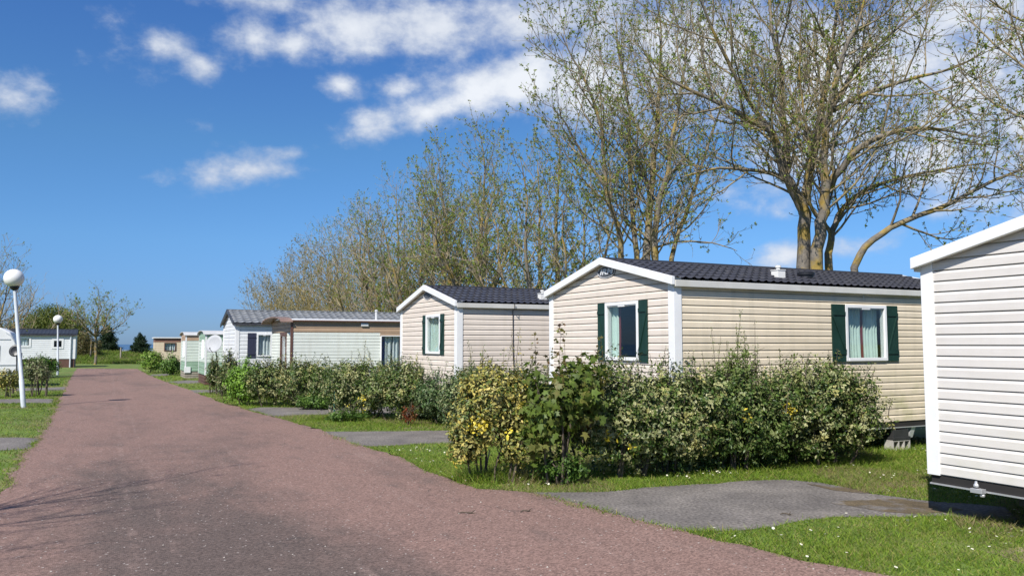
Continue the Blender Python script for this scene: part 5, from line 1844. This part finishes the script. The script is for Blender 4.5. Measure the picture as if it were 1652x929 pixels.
def blades(P, h, w, patchy=True):
    n = len(P)
    f = .5 + .5 * np.sin(P[:, 0] * 2.1 + 1.3 * np.sin(P[:, 1] * 1.7)) * np.sin(P[:, 1] * 2.6 + np.sin(P[:, 0] * 1.1))
    hh = h * rg.uniform(.4, 1.3, n) * (.55 + .75 * f)
    a = rg.uniform(0, 6.28, n)
    lean = rg.normal(size=(n, 2)) * .95 * hh[:, None]
    V = np.zeros((n, 3, 3))
    V[:, 0, 0], V[:, 0, 1] = P[:, 0] - np.cos(a) * w, P[:, 1] - np.sin(a) * w
    V[:, 1, 0], V[:, 1, 1] = P[:, 0] + np.cos(a) * w, P[:, 1] + np.sin(a) * w
    V[:, 2, 0], V[:, 2, 1], V[:, 2, 2] = P[:, 0] + lean[:, 0], P[:, 1] + lean[:, 1], hh
    V[:, :2, 2] = .001
    c, _ = palette(rg, n, [(4, (.16, .25, .024)), (3, (.22, .30, .034)), (2, (.08, .155, .016)), (1.2, (.32, .28, .09))], .2)
    dry = np.sin(P[:, 0] * 1.3 + 2 + 1.5 * np.sin(P[:, 1] * .9)) * np.sin(P[:, 1] * 1.1 + 1 + np.sin(P[:, 0] * .7)) > .42
    c[dry & (rg.uniform(size=n) < .5)] = (.26, .22, .10)
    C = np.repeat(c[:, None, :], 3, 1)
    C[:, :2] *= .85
    return V.reshape(-1, 3), np.arange(n * 3).reshape(-1, 3), C.reshape(-1, 3)


OUT = [road_poly] + drive_polys
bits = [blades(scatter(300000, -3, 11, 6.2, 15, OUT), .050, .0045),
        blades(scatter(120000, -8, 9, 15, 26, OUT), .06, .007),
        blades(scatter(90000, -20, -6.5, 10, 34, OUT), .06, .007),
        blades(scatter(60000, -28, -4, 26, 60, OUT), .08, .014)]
bk = scatter(60000, -75, -30, 82, 106, [])
bv, bt, bc = blades(bk, .28, .03)
bv[:, 2] += np.repeat([ground_z(q[0], q[1]) for q in bk], 3)
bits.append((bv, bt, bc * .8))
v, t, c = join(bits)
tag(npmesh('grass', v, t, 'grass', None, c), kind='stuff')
# taller tufts where the mower cannot reach: round posts, block and hedge feet
tp = []
for (px, Y, r_, n, h) in ((800, 12.2, .5, 1500, .22), (765, 12.2, .35, 700, .16), (1000, 12.3, 1.6, 1500, .10), (1250, 13.2, 1.6, 1600, .10), (1420, 15.2, .8, 900, .10), (1470, 15.5, .8, 700, .12), (540, 21.8, .5, 500, .2), (640, 20.6, 1.6, 1600, .12),
                        (460, 26.0, 1.6, 1500, .14), (1560, 9.35, .9, 200, .10)):
    c0 = at(px, 600, Y)
    q = np.stack([c0.x + rg.normal(size=n) * r_, c0.y + rg.normal(size=n) * r_ * .3], 1)
    for p_ in OUT: q = q[~inside(q, p_)]
    tp.append(blades(q, h, .006))
v, t, c = join(tp)
tag(npmesh('grass_tufts', v, t, 'grass', None, c), kind='stuff')

# blades that lean over the tarmac and bits of dead leaf and grit caught along the edges
ep, lp = [], []
for poly in OUT:
    n_ = len(poly)
    for i in range(n_):
        a, b = poly[i], poly[(i + 1) % n_]
        D_ = math.hypot(a.x, a.y)
        if a.y < 6 or D_ > 34 or (b - a).length > 1: continue
        m_ = int(26 * (b - a).length / .25 * (1 if D_ < 18 else .5))
        if math.sin(a.x * 3.1 + 2 * math.sin(a.y * 2.3)) < -.2: m_ //= 4
        t_ = rg.uniform(0, 1, m_)[:, None]
        ep.append(np.array([[a.x, a.y]]) * (1 - t_) + np.array([[b.x, b.y]]) * t_ + rg.normal(size=(m_, 2)) * .045)
        m_ = int(5 * (b - a).length / .25)
        t_ = rg.uniform(0, 1, m_)[:, None]
        lp.append(np.array([[a.x, a.y]]) * (1 - t_) + np.array([[b.x, b.y]]) * t_ + rg.normal(size=(m_, 2)) * .10)
v, t, c = blades(np.concatenate(ep), .05, .0055)
tag(npmesh('edge_grass', v, t, 'grass', None, c), kind='stuff')
lp = np.concatenate(lp)
P3 = np.concatenate([lp, np.full((len(lp), 1), .012)], 1)
cc_, _ = palette(rg, len(P3), [(3, (.16, .12, .07)), (2, (.09, .07, .05)), (2, (.28, .22, .14)), (1, (.35, .32, .28))], .2)
v, t, c = leaf_arrays(SMALL, P3, rg.normal(size=P3.shape) * .3 + np.array([0, 0, 1.]), rg.uniform(.012, .035, len(P3)), cc_, cc_, rg)
tag(npmesh('leaf_litter', v, t, 'petal', None, c), kind='stuff')

# daisies: many-petalled white discs in loose drifts
P = scatter(5200, -4, 10, 6.6, 16, OUT)
dr = np.sin(P[:, 0] * 1.9 + 2.0 * np.sin(P[:, 1] * 1.3)) * np.sin(P[:, 1] * 2.3 + 1)
P = P[(dr > .45) & (rg.uniform(size=len(P)) < .6)]
Q = scatter(900, -4, 10, 6.6, 20, OUT)
P = np.concatenate([P, Q[: 240]])
n = len(P)
k = 9
r_ = rg.uniform(.009, .017, n)
zz = rg.uniform(.045, .075, n)
V = np.zeros((n, k + 1, 3))
V[:, 0, :2] = P
V[:, 0, 2] = zz + .002
tl = rg.normal(size=(n, 2)) * .25
for j in range(k):
    a = 6.283 * j / k
    V[:, j + 1, 0] = P[:, 0] + r_ * math.cos(a)
    V[:, j + 1, 1] = P[:, 1] + r_ * math.sin(a)
    V[:, j + 1, 2] = zz + r_ * (math.cos(a) * tl[:, 0] + math.sin(a) * tl[:, 1])
T = np.array([[0, j + 1, (j + 1) % k + 1] for j in range(k)])[None] + (np.arange(n) * (k + 1))[:, None, None]
C = np.ones((n, k + 1, 3)) * .80
C[:, 0] = (.7, .6, .15)
tag(npmesh('daisies', V.reshape(-1, 3), T.reshape(-1, 3), 'petal', None, C.reshape(-1, 3)), kind='stuff')

# crumbs, stones and twigs lying on the road
mb = MB()
rr = random.Random(9)
for _ in range(120):
    px, py = rr.uniform(-20, 1500), 610 + 330 * rr.random() ** .8
    q = G(px, py)
    if not inside(np.array([[q.x, q.y]]), road_poly)[0]: continue
    s_ = rr.uniform(.006, .016)
    an = rr.uniform(0, 3)
    vs_ = [(q.x + math.cos(an + k * 1.57) * s_ * rr.uniform(.6, 1.2), q.y + math.sin(an + k * 1.57) * s_ * rr.uniform(.6, 1.2), .009) for k in range(4)]
    mb.add(vs_ + [(q.x, q.y, .009 + s_ * .7)], [(0, 1, 4), (1, 2, 4), (2, 3, 4), (3, 0, 4)])
tag(mb.build('stone_litter', 'rock'), kind='stuff')
for k, (px, py, L, an, lab) in enumerate(((756, 829, .26, .1, 'dark forked twig lying on the red road before the yellow-leaved shrub'), (850, 826, .18, .5, 'short dark twig on the red road in front of the grey drive'), (1270, 831, .16, 0, 'small dark stick lying on the nearest grey drive'))):
    q = G(px, py)
    mb = MB()
    d = Vector((math.cos(an), math.sin(an), 0))
    pts = [q + d * L * (t - .5) + Vector((0, .015 * math.sin(9 * t), .016 + .012 * math.sin(5 * t))) for t in np.linspace(0, 1, 6)]
    mb.tube(pts, [.006, .008, .007, .009, .006, .004], 5).tube([pts[3], pts[3] + Vector((.05, .07, .02))], [.006, .003], 5)
    tag(mb.build('fallen_twig', 'stem'), lab, 'twig')
